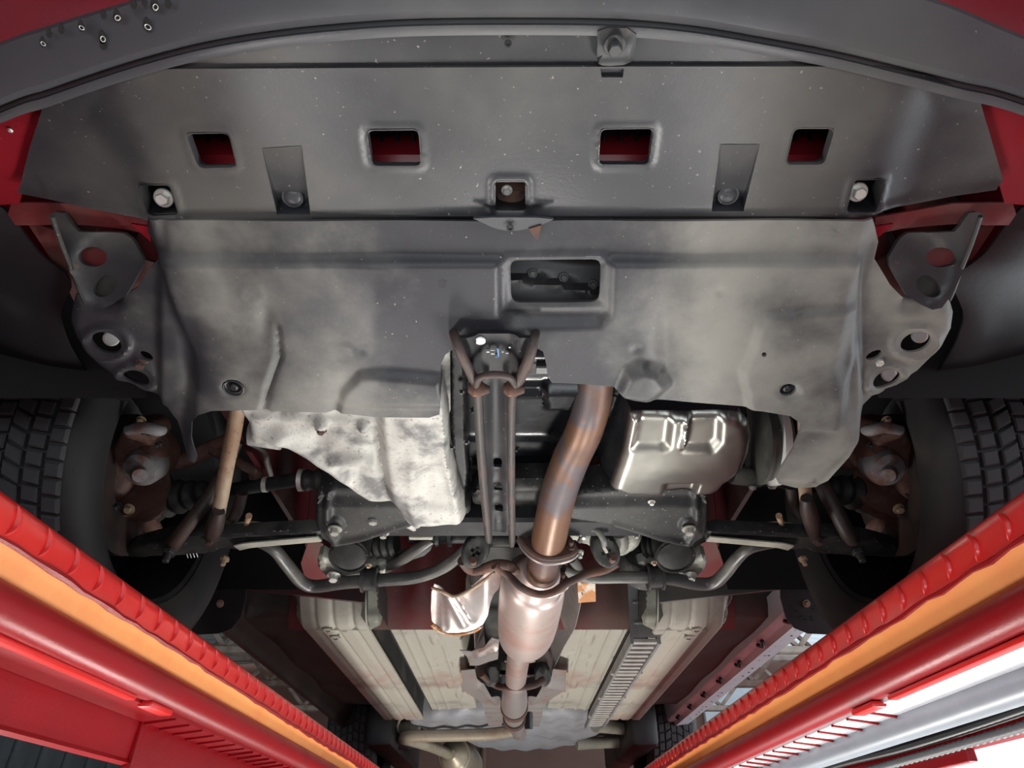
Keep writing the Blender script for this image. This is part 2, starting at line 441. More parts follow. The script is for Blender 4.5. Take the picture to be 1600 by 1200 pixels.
M['roofwhite'] = mk('white_roof_sheet', (.80, .85, .88), rough=.5)
M['roofgreen'] = mk('pale_green_roof_sheet', (.55, .62, .58), (.46, .52, .49), 2, .4, .7, .55, .6)
M['joist'] = mk('rusty_joist_paint', (.16, .085, .06), (.24, .19, .16), 8, .4, .7, .6, .7)
M['joistpale'] = mk('pale_joist_paint', (.40, .33, .28), (.25, .17, .13), 8, .4, .7, .6, .7)
M['paintmark'] = mk('white_paint_mark', (.75, .78, .78), rough=.6)
M['bluemark'] = mk('blue_paint_mark', (.12, .3, .6), rough=.6)

# ---------------------------------------------------------------- bolts: shared meshes
_bolt = {}
def bolt_mesh(kind, mat):
    key = (kind, mat)
    if key in _bolt: return _bolt[key]
    g = G()
    if kind == 'hex':
        g.add(lathe_geo((0, 0, 0), (0, 0, 1), [(0, 1.0), (.12, 1.0), (.2, .92), (.2, .6)], 20))
        g.add(lathe_geo((0, 0, .15), (0, 0, .95), [(0, .64), (.85, .64), (1, .55)], 6))
    elif kind == 'stud':
        g.add(lathe_geo((0, 0, 0), (0, 0, 1), [(0, .8), (.45, .8), (.5, .74)], 6))
        g.add(lathe_geo((0, 0, .4), (0, 0, 1.5), [(0, .42), (.92, .42), (1, .34)], 12))
    elif kind == 'cross':
        g.add(lathe_geo((0, 0, 0), (0, 0, .4), [(0, 1.0), (.6, 1.0), (.8, .94), (.8, .8), (.6, .76), (.75, .7), (1, .35)], 24))
        for a in (0, 1):
            d = Vector((.28, .10, 0)) if a == 0 else Vector((-.10, .28, 0))
            g.add(beam_geo(Vector((0, 0, .405)) - d, Vector((0, 0, .405)) + d, .10, .05))
    elif kind == 'plug':
        g.add(lathe_geo((0, 0, -.3), (0, 0, .3), [(0, .5), (.2, .5), (.2, .8), (.95, .95), (1, 1.0), (.9, 1.12), (0, 1.12)], 24, cap=False))
        g.add(lathe_geo((0, 0, -.3), (0, 0, .25), [(0, .5), (.8, .45), (1, .3)], 12))
    elif kind == 'burr':
        g.add(lathe_geo((0, 0, 0), (0, 0, .6), [(0, 1.0), (.5, .62), (1, .5), (1, .34), (.1, .3), (.1, .05)], 16))
    elif kind == 'ring':
        g.add(lathe_geo((0, 0, 0), (0, 0, .4), [(0, 1.0), (.8, .92), (1, .82), (.8, .70), (0, .66)], 18, cap=False))
    elif kind == 'washer':
        g.add(lathe_geo((0, 0, 0), (0, 0, .3), [(0, 1.0), (.8, 1.0), (1, .9), (1, .5), (.3, .45), (.3, .05)], 20))
    bm = bmesh.new(); me = bpy.data.meshes.new('bolt_head')
    me.from_pydata([tuple(p) for p in g.v], [], g.f)
    bm.from_mesh(me); bmesh.ops.recalc_face_normals(bm, faces=bm.faces); bm.to_mesh(me); bm.free()
    me.polygons.foreach_set('use_smooth', [True] * len(me.polygons)); me.set_sharp_from_angle(angle=math.radians(30))
    me.materials.append(M[mat]); _bolt[key] = me
    return me
def bolt(pos, r, mat='steeldark', n=(0, -.25, -1), kind='hex', name='bolt', parent=None, label=None, sq=1.0, spin=None):
    o = link(name, bolt_mesh(kind, mat), None, parent, label, loc=pos)
    o.rotation_mode = 'QUATERNION'
    q = Vector(n).to_track_quat('Z', 'Y')
    o.rotation_quaternion = q @ Matrix.Rotation(random.random() * 6 if spin is None else spin, 3, 'Z').to_quaternion()
    o.scale = (r * sq, r, r)
    return o
def boltP(px, py, z, rpx, mat='steeldark', n=(0, -.25, -1), **kw):
    p = PZ(px, py, z); return bolt(p, rpx * depth(p) / F, mat, n, **kw)
def boltL(px, py, pl, rpx, mat='steeldark', lift=0.0, **kw):
    n = -Vector((0, -pl[2], 1)).normalized()
    p = PL(px, py, pl) + n * lift; return bolt(p, rpx * depth(p) / F, mat, n, **kw)
# ================================================================ the workshop
GZ = -1.3
def struct(name, g, mat, parent=None, **kw):
    return g.build(name, mat, parent, kind='structure' if parent is None else None, **kw)
struct('floor', G().add(box_geo((-4.2, -4.0, GZ - .1), (4.2, 9.2, GZ), 0)), M['concrete'])
wb = struct('wall_back', G().add(box_geo((-4.2, 9.0, GZ), (4.2, 9.2, 2.6), 0)), M['brownwall'])
for x in (-.33, 1.62):
    tubeW('wall_pipe', [(x, 8.95, GZ, .035), (x, 8.95, 2.5, .035)], M['brownwall'], wb, n=1)
G().add(box_geo((2.3, 8.9, .95), (3.1, 9.0, 1.75), .01)).build('wall_panel', M['sillwhite'], wb)
wl = struct('wall_left', G().add(box_geo((-4.2, -4.0, GZ), (-4.05, 9.0, 2.6), 0)), M['darkclad'])
for i in range(26):
    y = -1.0 + i * .38
    G().add(box_geo((-4.05, y, GZ), (-4.02, y + .19, 2.6), .008)).build('panel', M['darkclad'], wl)
# right side: a wide open bay door, daylight beyond; only the header and the posts stand
wr = struct('wall_right', G().add(box_geo((4.05, -4.0, 1.55), (4.2, 9.0, 2.6), 0)).add(box_geo((4.05, 7.8, GZ), (4.2, 9.0, 1.55), 0)).add(box_geo((4.05, -4.0, GZ), (4.2, -3.2, 1.55), 0)), M['sillwhite'])
# roof: translucent white sheets on the right, painted sheets on the left, over steel joists
def corrug(x0, x1, z0, z1, y0, y1, pitch=.16, amp=.02):
    n = int((y1 - y0) / pitch)
    v = []; f = []
    pr = []
    for i in range(n):
        y = y0 + i * pitch
        pr += [(y, 0), (y + pitch * .35, 0), (y + pitch * .5, amp), (y + pitch * .85, amp)]
    for y, a in pr: v += [(x0, y, z0 + a), (x1, y, z1 + a)]
    for i in range(len(pr) - 1): f.append((2 * i, 2 * i + 1, 2 * i + 3, 2 * i + 2))
    return v, f
mt = bpy.data.materials.new('translucent_roof_sheet'); mt.use_nodes = True
nt = mt.node_tree; b = nt.nodes['Principled BSDF']; b.inputs['Base Color'].default_value = (.85, .9, .93, 1); b.inputs['Roughness'].default_value = .5
tr = nt.nodes.new('ShaderNodeBsdfTranslucent'); tr.inputs[0].default_value = (.9, .95, 1, 1)
mx = nt.nodes.new('ShaderNodeMixShader'); mx.inputs[0].default_value = .8
nt.links.new(b.outputs[0], mx.inputs[1]); nt.links.new(tr.outputs[0], mx.inputs[2]); nt.links.new(mx.outputs[0], nt.nodes['Material Output'].inputs[0])
M['skysheet'] = mt
ce = struct('ceiling', G().add(corrug(.9, 4.2, 2.3, 1.95, -4.0, 9.0)), M['skysheet'], fix=False, sharp=20)
G().add(corrug(-4.2, .9, 1.95, 2.3, -4.0, 9.0)).build('roof_sheet', M['roofgreen'], ce, fix=False, sharp=20)
for i in range(5):
    y = .9 + i * 1.6
    G().add(corrug(-3.6, -.6, 2.0, 2.17, y, y + .95)).build('skylight_sheet', M['skysheet'], ce, fix=False, sharp=20)
def joist(y, mat, label):
    r = empty('roof_joist', (0, y, 1.35), label, 'roof joist', 'steel roof joists under the sheet roof')
    for z in (1.35, 1.85):
        G().add(beam_geo((-4.05, y - .02, z), (4.05, y - .02, z), .045, .05)).build('chord', mat, r)
    n = 18
    for i in range(n):
        x0 = -4.0 + 8.0 * i / n; x1 = x0 + 8.0 / n
        a, c = (1.37, 1.83) if i % 2 == 0 else (1.83, 1.37)
        G().add(beam_geo((x0, y, a), (x1, y, c), .035, .035)).build('web_bar', mat, r)
    for z in (1.35, 1.85):
        G().add(beam_geo((-4.05, y + .03, z), (4.05, y + .03, z), .04, .05)).build('chord', mat, r)
    return r
for i, y in enumerate((3.1, 4.3, 5.5, 6.7, 7.9)):
    joist(y, M['joist'] if i % 2 else M['joistpale'],
          ['steel roof joist with zigzag bars, nearest one above the lifted car', 'rusty zigzag roof joist, second from the front of the car', 'pale zigzag roof joist, third from the front, above the car rear',
           'rusty zigzag roof joist, second from the brown back wall', 'pale zigzag roof joist closest to the brown back wall'][i])

# ================================================================ the lift: two runways
Y0, Y1 = -.35, 4.7
bump_me = None
def tread_bump_mesh():
    v = []; f = []
    nu, nv = 8, 5
    for j in range(nv + 1):
        for i in range(nu + 1):
            u = -1 + 2 * i / nu; w = -1 + 2 * j / nv
            rr = max(0, 1 - u * u)
            yy = w * math.sqrt(rr) * .0028
            h = max(0, 1 - w * w) ** .5 * math.sqrt(rr) * .0040
            v.append((-h if True else 0, yy + .007 * u * u, u * .0135))
    for j in range(nv):
        for i in range(nu):
            a = j * (nu + 1) + i; f.append((a, a + 1, a + nu + 2, a + nu + 1))
    me = bpy.data.meshes.new('tread_bump'); me.from_pydata(v, [], f)
    me.polygons.foreach_set('use_smooth', [True] * len(me.polygons)); me.materials.append(M['liftbright']); return me
def runway(s, label):
    """s = -1 left of the photograph, +1 right"""
    r = empty('lift_runway', (s * .6, 1.8, .13), label, 'lift runway', 'runways of the vehicle lift')
    X = lambda p: [(s * a, c) for a, c in p]
    # deck sheet with its rounded chequer edge
    arc = [(.425 + .020 * math.cos(t), .232 + .018 * math.sin(t)) for t in np.linspace(math.pi * .5, math.pi, 8)]
    G().add(extr_geo(X([(.86, .250)] + arc + [(.405, .2125), (.415, .2125), (.43, .235), (.86, .240)]), Y0, Y1, True)).build('deck', M['liftbright'], r, 'bright red deck edge')
    for i in range(54):
        y = .43 + i * .046
        if bump_me is None: globals()['bump_me'] = tread_bump_mesh()
        o = link('tread_bump', bump_me, None, r, loc=(s * .4052, y, .2275))
        o.rotation_euler = (0, 0, math.pi if s < 0 else 0); o.rotation_euler[0] = 0
    # bead of weld
    n = 190; pts = []
    for i in range(n):
        y = Y0 + (Y1 - Y0) * i / (n - 1)
        pts.append((s * (.4050 + random.uniform(-.0006, .0006)), y, .2105 + random.uniform(-.0012, .0012)))
    mesh('weld_bead', *tube_geo(pts, [.0026 + random.uniform(-.0008, .0012) for _ in range(n)], 6), M['liftred'], r)
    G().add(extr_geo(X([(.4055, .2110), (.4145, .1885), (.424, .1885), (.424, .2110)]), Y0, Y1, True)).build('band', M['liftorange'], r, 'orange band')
    tubeW('edge_tube', [(s * .4185, Y0, .1715, .0185 if s < 0 else .0175), (s * .4185, Y1, .1715, .0185 if s < 0 else .0175)], M['liftred'], r, 'red round edge tube', n=1, seg=24)
    # underside plate, step plate, stiffeners
    G().add(extr_geo(X([(.425, .1505), (.47, .1475), (.47, .152), (.425, .156)]), Y0, 1.25, True)).build('flange', M['liftred'] if s < 0 else M['liftwhite'], r, None if s < 0 else 'pale flange')
    G().add(extr_geo(X([(.425, .1515), (.47, .149), (.47, .152), (.425, .156)]), 1.25, Y1, True)).build('flange', M['liftred'] if s < 0 else M['liftwhite'], r)
    wx = .472 if s < 0 else .522
    zt = .152 if s < 0 else .168
    G().add(extr_geo(X([(wx, zt), (wx + .002, .106 if s < 0 else .114), (wx - .003, .101 if s < 0 else .109), (wx + .008, .099 if s < 0 else .107), (wx + .010, zt)]), Y0, .96, True)).build('web_plate', M['liftred'], r)
    G().add(box_geo((min(s * (wx - .004), s * (wx + .008)), .955 if s < 0 else .88, .005 if s < 0 else .095), (max(s * (wx - .004), s * (wx + .008)), Y1, zt), .002)).build('deep_web', M['liftred'], r)
    G().add(extr_geo(X([(.44, .176), (.755, .170), (.755, .176), (.44, .182)]), Y0, Y1, True)).build('underside_plate', M['liftred'], r)
    G().add(extr_geo(X([(.752, .165), (.764, .165), (.764, .24), (.752, .24)]), Y0, Y1, True)).build('edge_web', M['liftred'], r)
    G().add(extr_geo(X([(.430, .165), (.440, .165), (.440, .24), (.430, .24)]), Y0, Y1, True)).build('deck_web', M['liftred'], r)
    # slotted strip with rungs
    for y in (np.arange(.95, 2.4, .045) if s < 0 else np.arange(.9, 2.2, .05)):
        G().add(beam_geo((s * .424, y, .1500), (s * .468, y + .012, .1465), .004, .003)).build('strip_rung', M['liftred'], r)
    G().add(box_geo((min(s*.416, s*.428), .30, .148), (max(s*.416, s*.428), .82, .1535), .002)).build('slot_bar', M['liftbright'], r)
    for y in (.27, .85):
        G().add(box_geo((min(s*.412, s*.43), y, .1465), (max(s*.412, s*.43), y + .06, .154), .003)).build('slot_bar', M['liftbright'], r)
    return r
rl = runway(-1, 'red lift runway with an orange band and round edge tube, left side')
rr_ = runway(1, 'red lift runway with a pale flange and grey cylinder tube, right side')
# grey tube along the right one
tubeW('cylinder_tube', [(.482, Y0, .139, .0165), (.482, 3.6, .139, .0165)], M['liftgrey'], rr_, 'grey blue round tube', n=1, seg=28)
# hoses clipped under the right runway
h1 = tubeW('hydraulic_hose', [(.506, -.34, .128, .0055), (.506, .40, .128, .0055), (.506, .62, .1275, .0055), (.506, .80, .124, .0055), (.505, .92, .1225, .0055), (.505, 1.02, .123, .0055), (.506, 1.14, .126, .0055), (.507, 1.25, .1275, .0055), (.509, 1.36, .128, .0055)], M['hose'], None, 'smooth black hydraulic hose sagging under the right red runway', cat='hose', n=8)
lathe('hose_fitting', (.506, .48, .128), (.506, .62, .1275), [(0, .0062), (.1, .0068), (.9, .0068), (1, .006)], M['zinc'], h1, 'bright hose fitting', seg=14)
n = 1; P = cr([(.505, -.34, .1135, .0048), (.505, .5, .1135, .0048), (.504, .8, .110, .0048), (.505, 1.1, .1085, .0048), (.506, 1.5, .110, .0048)], 46)
mesh('ribbed_conduit', *tube_geo([p[:3] for p in P], [p[3] * (1.0 + (.12 if i % 2 else -.12)) for i, p in enumerate(P)], 12), M['conduit'], None,
     'thin ribbed grey conduit running beside the smooth black hose', cat='conduit')
# ================================================================ the car
car = empty('car', (0, 1.1, .25), 'lifted red car seen from below, front bumper to rear axle', 'car')
TR = (.52, .455, 0.0)                       # plane of the front tray
SH = through(340, .513, 640, .455)          # plane of the engine shield
# ---- body shell round the engine bay (keeps the roof light out, as the car does)
G().add(box_geo((-.82, .05, .97), (.82, 4.3, .99), .01)).build('light_block_sheet', M['void'], car)  # unseen black sheet added to block roof light
for s in (-1, 1):
    G().add(loft_geo([[(s * .475, .60, .62), (s * .47, 1.85, .60)], [(s * .475, .60, .97), (s * .47, 1.85, .97)]], 20, .01, (s, 0, 0))).build('wing_panel', M['bayred'], car, 'dark red inner wing')
    G().add(box_geo((min(s*.80, s*.83), -.2, .60), (max(s*.80, s*.83), 4.4, .99), .004)).build('body_panel', M['carred'], car)
# firewall behind the engine
fwv, fwf = [], []
for side in (-1, 1):
    fwv, fwf = [], []; xs = np.linspace(.125, .60, 24); zs = np.linspace(0, 1, 20); base = 0
    for t in zs:
        for x in xs:
            z = .515 + .46 * t; y = 1.88 - .03 * (1 - math.exp(-(t * 14))) + .012 * math.sin(x * 45) * min(1, t * 4) - .10 * t
            fwv.append((side * x, y, z))
    for j in range(19):
        for i in range(23):
            a = base + j * 24 + i; fwf.append((a, a + 1, a + 25, a + 24))
    mesh('firewall', fwv, fwf, M['darkred'], car, 'dusty red firewall')

# ---- front lip of the bumper
lipA = [(-260, 300), (0, 184), (70, 160), (150, 132), (230, 107), (320, 84), (420, 67), (520, 56), (640, 48), (800, 46), (960, 48), (1080, 58), (1200, 78), (1300, 97), (1400, 121), (1500, 146), (1600, 172), (1860, 270)]
def off(c, d): return [(x, y - d) for x, y in c]
def lw(c, z): return [PZ(x, y, z) for x, y in c]
lipO = [(-260, 170), (0, 66), (60, 45), (120, 26), (180, 8), (240, -10), (330, -38), (430, -62), (560, -84), (700, -96), (900, -96), (1040, -84), (1170, -62), (1280, -40), (1370, -22), (1470, 2), (1600, 56), (1860, 160)]
cl = [lw(off(lipA, -9), .530), lw(off(lipA, -9), .5165), lw(off(lipA, 0), .515), lw(off(lipA, 7), .5155), lw(off(lipA, 10), .522), lw(off(lipA, 17), .523), lw(off(lipA, 21), .514), lw(off(lipA, 30), .511)]
mid = [tuple(np.array(a) * .5 + np.array(b_) * .5) for a, b_ in zip(lipA, lipO)]
cl += [lw(mid, .512), lw(off(lipO, -6), .522), lw(lipO, .53), lw(off(lipO, -2), .545)]
v, f = loft_geo([[tuple(q) for q in cr([tuple(p) for p in c], 5)] for c in cl], 150)
mesh('bumper_lip', v, f, M['lip'], car, 'black curved lip along the bumper bottom', sharp=28)
# red bumper skin beyond the lip and at its corners
lo = [PZ(x, y, .55) for x, y in off(lipO, -8)]
hi = [Vector((p.x * 1.04, p.y - .05, .75)) for p in lo]; hm = [Vector((p.x * 1.03, p.y - .035, .62)) for p in lo]
v, f = loft_geo([[tuple(q) for q in lo], [tuple(q) for q in hm], [tuple(q) for q in hi]], 90)
mesh('bumper_skin', v, f, M['carred'], car, 'red bumper skin')
for s in (-1, 1):
    mxp = lambda x: x if s < 0 else 1600 - x
    plate('bumper_corner', [(mxp(x), y) for x, y in [(-140, 150), (60, 140), (75, 175), (52, 240), (30, 318), (-20, 322), (-160, 318)]], M['carred'], (.536, .42, 0), car, 'red bumper corner', bumps=[ridge([(mxp(0), 120), (mxp(-60), 330)], 10, .004)], res=.012)
    for (a, b_) in ([(16, 204), (66, 167)] if s < 0 else []):
        boltL(a, b_, (.534, .42, 0), 4, 'zinc', kind='burr', name='clip_stub', parent=car)
    g = G(); p = [PZ(mxp(120), 20, .60), PZ(mxp(35), 40, .60), PZ(mxp(-60), 60, .60)]
    q = [x + Vector((0, -.02, .16)) for x in p]
    g.add(loft_geo([p, q], 10, .012, (0, 1, 0)))
    g.build('bumper_rib', M['carred'], car)
# burrs on the lip
for px, py, r in [(66, 66, 5), (76, 52, 4.5), (95, 45, 5), (126, 41, 5.5), (159, 58, 6.5), (160, 70, 5), (161, 23, 4.5), (182, 25, 6.5), (229, 39, 7), (208, 6, 5), (225, 3, 4.5), (241, 8, 7), (262, 5, 5.5)]:
    q = [(px + (x - px) * (1 - .25 * (y < py)), y) for x, y in ell(px, py, r * 1.0, r * 1.75, -.35, 16)]
    z_ = PZ(px, py, .5112).z
    o = plate('drilled_hole', q, M['void'], (.5092, .3, 0), car, 'ragged black drilled hole', th=.0012, res=.004)
    if (px, py) in ((66, 66), (126, 41), (159, 58), (229, 39), (182, 25), (241, 8)): boltP(px + r * .3, py + r * .45, .5088, r * .75, 'zinc', (0.3, -.45, -1), kind='ring', sq=.8, name='burr_ring', parent=o)

# ---- front tray
tray_out = [(66, 160), (150, 128), (224, 108), (420, 107), (600, 106), (800, 105), (1000, 104), (1200, 104), (1374, 104), (1450, 118), (1532, 150), (1552, 215), (1573, 290), (1560, 303), (1490, 312), (1420, 326), (1330, 341), (1240, 346), (1000, 344), (800, 343), (600, 344), (400, 347), (300, 349), (228, 346), (150, 331), (80, 317), (24, 307), (40, 240)]
w1 = [(291, 209), (357, 208), (370, 260), (311, 262)]; w2 = [(574, 204), (654, 203), (658, 258), (582, 258)]
w3 = [(939, 202), (1021, 201), (1013, 256), (935, 256)]; w4_ = [(1241, 201), (1304, 201), (1287, 256), (1228, 256)]
pk = [[(217, 290), (264, 289), (279, 334), (232, 336)], [(774, 284), (821, 284), (821, 328), (774, 328)], [(1336, 281), (1382, 281), (1369, 329), (1322, 330)]]
slot = [(938, 107.5), (975, 107.5), (973, 121), (940, 121)]
def grow(q, d):
    c = np.mean(np.array(q, float), 0); return [tuple(np.array(p) + np.sign(np.array(p) - c) * d) for p in q]
tb = []
for q in (w1, w2, w3, w4_):
    tb.append(lambda X, Y, q=q: .0013 * np.exp(-((np.abs(sd(X, Y, rrect(grow(q, 4)))) - 0) / 4.0) ** 2))
for q in pk:
    tb.append(lambda X, Y, q=q: .0016 * np.exp(-((np.abs(sd(X, Y, rrect(grow(q, 5))))) / 4.5) ** 2))
wl_ = [(409, 232), (433, 334), (485, 334), (471, 228)]; wr__ = [(1187, 226), (1162, 329), (1112, 329), (1126, 226)]
tb.append(ridge([(24, 307), (150, 329), (230, 341), (400, 338), (800, 335), (1330, 334), (1430, 320), (1570, 300)], 5, .003))
tb.append(ridge([(300, 345), (800, 341), (1300, 343)], 2.2, -.004))
tb += [plateau([(0, 150), (150, 160), (190, 240), (215, 340), (0, 330)], -.009, 45), plateau([(1600, 150), (1450, 150), (1410, 240), (1390, 340), (1600, 330)], -.009, 45)]
tray = plate('undertray', tray_out, M['tray'], TR, car, 'black plastic front undertray with four windows', holes=[rrect(q) for q in (w1, w2, w3, w4_)] + [rrect(q, k=.12) for q in pk] + [slot, wl_, wr__], bumps=tb, res=.0036, th=.003, sharp=50)
plate('tray_ledge', [(190, 126), (230, 90), (330, 62), (480, 38), (640, 28), (800, 26), (960, 28), (1120, 40), (1280, 70), (1380, 92), (1420, 124)], M['tray'], (.5236, .3, 0), tray, 'set back ledge of the tray', th=.002, res=.01)
for q in (wl_, wr__):
    a, d, c, b_ = [PZ(x, y, .5195) for x, y in q]
    up = Vector((0, -.002, .013)); g = G()
    g.add(([a, b_, c + up, d + up], [(0, 1, 2, 3)])); g.add(([a, d, d + up], [(0, 1, 2)])); g.add(([b_, c + up, c], [(0, 1, 2)])); g.add(([d, c, c + up, d + up], [(0, 1, 2, 3)]))
    g.build('screw_pocket', M['tray'], tray, 'wedge shaped screw pocket', fix=False)
# sunk pocket walls behind the holes
def wall_ring(name, q, z0, dz, mat, lean=(0, .35, 1)):
    a = [PZ(x, y, z0) for x, y in rrect(q)]; d = Vector(lean) * dz
    n = len(a); v = a + [p + d for p in a]
    return mesh(name, v, [(i, (i + 1) % n, n + (i + 1) % n, n + i) for i in range(n)], mat, tray)
for q in (w1, w2, w3, w4_): wall_ring('window_rim', grow(q, 1), .5185, .010, M['lip'])
for q in pk: wall_ring('pocket', grow(q, 1), .5185, .03, M['black'], (0, .2, 1))
for q in (pk[0], pk[2]):
    c = np.mean(np.array(q), 0)
    plate('pocket_floor', grow(q, 6), M['blackgloss'], (.5475, .455, 0), tray, th=.002, res=.01)
plate('tow_bracket', grow(pk[1], 8), M['rust'], (.545, .455, .15), car, 'rusty bracket behind the middle pocket', th=.003, bumps=[dome(800, 318, 30, 16, .02)], res=.004)
boltP(792, 297, .540, 9, 'zinc', name='bolt', parent=car)
boltP(256, 309, .534, 15, 'zinc', (0.1, -.5, -1), name='bolt', parent=tray, label='bright zinc hex bolt')
boltP(1340, 300, .534, 15, 'zinc', (-.1, -.5, -1), name='bolt', parent=tray, label='bright zinc hex bolt')
boltP(458, 307, .531, 17, 'lip', (0, -.3, -1), kind='cross', name='screw', parent=tray, spin=.2)
boltP(1137, 303, .531, 17, 'lip', (0, -.3, -1), kind='cross', name='screw', parent=tray, spin=.1)
boltP(794, 68, .520, 6, 'black', kind='washer', name='clip', parent=tray)
# bracket with hex bolt at the leading edge
lb = plate('bolt_tab', [(934, 44), (995, 44), (992, 84), (984, 101), (944, 104), (932, 98), (933, 66)], M['bracket'], (.517, .30, .1), car, 'grey metal tab with a hex bolt', th=.003, res=.004, smooth=1, bumps=[plateau([(929, 60), (990, 60), (988, 90), (935, 92)], .003, 3)])
boltL(960, 70, (.512, .30, .1), 18, 'bracket', name='bolt', parent=lb, spin=.4)
plate('slot_back', grow(slot, 8), M['void'], (.55, .32, 0), car, th=.002, res=.01)
# behind the windows: red crossmember, radiator
G().add(beam_geo((-.37, .462, .590), (.37, .462, .590), .08, .08, bev=.3)).build('crossmember', M['carred'], car, 'red front crossmember')
G().add(box_geo((-.42, .33, .60), (.42, .42, .90), .006)).build('radiator', M['black'], car)
for i in range(86):
    if i % 2 == 0:
        x = -.34 + i * .008
        G().add(beam_geo((x, .37, .598), (x + .001, .43, .598), .003, .006)).build('fin', M['steeldust'], car)
G().add(box_geo((-.48, .02, .62), (.48, .33, .66), .004)).build('duct', M['black'], car)

# ---- red body strip at both ends of the tray, black arch liners, tie-down plates
for s in (-1, 1):
    mx_ = lambda x: x if s < 0 else 1600 - x + (0 if s > 0 else 0)
    plate('valance', [(mx_(x), y) for x, y in [(18, 316), (110, 318), (232, 340), (238, 376), (222, 364), (190, 357), (150, 352), (110, 349), (60, 352), (24, 352), (12, 335)]], M['darkred'], (.545, .455, -.3), car, 'red lower valance', smooth=0, res=.008, bumps=[ridge([(mx_(30), 340), (mx_(230), 352)], 6, .003)])
    plate('wing_corner', [(mx_(x), y) for x, y in [(204, 350), (232, 354), (236, 378), (222, 366)]], M['carred'], (.53, .455, -.3), car, 'bright red corner', th=.003, res=.006)
    a = [PZ(mx_(x), y, z) for x, y, z in [(40, 345, .56), (70, 390, .555), (95, 430, .55), (120, 480, .54)]]
    b_ = [Vector((p.x * .97 + s * -.0, p.y + .06, p.z + .16)) for p in a]
    c_ = [Vector((p.x * .80, p.y + .10, p.z + .03)) for p in a]
    G().add(loft_geo([c_, a, b_], 20, .006, (0, .5, 1))).build('crash_box', M['darkred'], car, 'dark red crash box')
    # arch liner
    i_ = [PZ(mx_(x), y, z) for x, y, z in [(-10, 318, .545), (15, 335, .545), (60, 395, .54), (110, 440, .53), (95, 500, .53), (130, 575, .53), (200, 628, .55)]]
    m_ = [PZ(mx_(x), y, z) for x, y, z in [(-60, 322, .535), (-20, 372, .535), (20, 430, .535), (50, 480, .53), (60, 530, .53), (90, 580, .54), (150, 618, .56)]]
    k_ = [PZ(mx_(x), y, z) for x, y, z in [(-120, 340, .56), (-90, 400, .56), (-50, 470, .56), (-20, 520, .56), (0, 560, .56), (40, 590, .565), (110, 612, .58)]]
    o_ = [PZ(mx_(x), y, z) for x, y, z in [(-330, 330, .60), (-320, 400, .60), (-300, 470, .60), (-290, 520, .60), (-270, 560, .60), (-200, 585, .60), (-60, 590, .62)]]
    v, f = loft_geo([[tuple(q) for q in cr([tuple(p) for p in c], 5)] for c in (i_, m_, k_, o_)], 50, .003)
    mesh('arch_liner', v, f, M['black'], car, 'black wheel arch liner', sharp=30)
    # inner sheet going up from the liner to hide the bay
    # tie-down plate
    TD = (.500, .52, -.55)
    hp_ = [(78, 343), (77, 335), (87, 331), (100, 333), (114, 353), (123, 362), (143, 363), (193, 365), (204, 374), (221, 405), (219, 418), (193, 464), (173, 477), (157, 484), (142, 481), (127, 460), (110, 427)]
    hs = [ell(140, 404, 21, 16, .1), ell(159, 450, 19, 15, -.6)]
    o = plate('tie_down_plate', [(mx_(x) + (14 if s > 0 else 0), y) for x, y in hp_], M['bracket'], TD, car, 'grey steel tie-down plate with two slots', th=.005, res=.004,
              holes=[[(mx_(x) + (14 if s > 0 else 0), y) for x, y in h] for h in hs], smooth=0, bumps=[dome(mx_(170), 420, 60, 60, -.008)])
    plate('slot_backing', [(mx_(x) + (14 if s > 0 else 0), y) for x, y in [(104, 372), (178, 372), (180, 424), (108, 424)]], M['darkred'], (.530, .52, -.55), car, th=.003, res=.012)
    plate('slot_backing', [(mx_(x) + (14 if s > 0 else 0), y) for x, y in [(130, 426), (186, 426), (180, 470), (140, 472)]], M['rubberblk'], (.524, .52, -.55), car, th=.003, res=.012)
    # rolled edge of the plate
    tubeP('edge_roll', [(mx_(x) + (14 if s > 0 else 0), y, .507 - .0, 3.6) for x, y in [(82, 338), (96, 380), (112, 420), (130, 466), (146, 482)]], M['steeldust'], o, n=5, seg=8)

# ---- engine shield
so = [(226, 345), (222, 372), (246, 410), (226, 430), (205, 462), (170, 482), (140, 482), (108, 474), (92, 492), (88, 522), (98, 548), (130, 588), (168, 616), (225, 634), (258, 643), (276, 660), (286, 690), (300, 712), (309, 714), (312, 706), (303, 676), (303, 652), (314, 640), (335, 633),
      (400, 632), (500, 636), (600, 640), (672, 641), (688, 636), (690, 612), (690, 560), (697, 545), (716, 532), (760, 530), (832, 531), (848, 541), (853, 560), (855, 580), (862, 590), (905, 592), (958, 596), (988, 612), (1050, 617), (1110, 622), (1185, 628), (1228, 635), (1243, 645), (1246, 662),
      (1236, 690), (1218, 720), (1209, 738), (1214, 748), (1240, 754), (1272, 753), (1290, 742), (1322, 705), (1338, 680), (1346, 652), (1352, 640), (1372, 631), (1410, 622), (1448, 602), (1490, 562), (1506, 530), (1509, 500), (1498, 482), (1475, 473), (1450, 482), (1425, 482), (1398, 455), (1372, 412), (1378, 385), (1372, 360), (1366, 345)]
hole = rrect([(797, 406), (939, 405), (936, 470), (799, 473)], k=.2)
ovals = [ell(158, 547, 25, 15, .35), ell(205, 604, 22, 13, .3), ell(1437, 543, 25, 15, -.3), ell(1390, 601, 23, 14, -.3)]
small = [ell(368, 599, 13, 9, .3, 14), ell(1226, 598, 13, 9, -.3, 14), ell(221, 568, 12, 6, .5, 12), ell(1370, 562, 14, 6, -.4, 12), ell(1188, 540, 4, 4, 0, 8)]
box = [(783, 392), (783, 484), (800, 500), (935, 497), (949, 482), (951, 392)]
sb = []
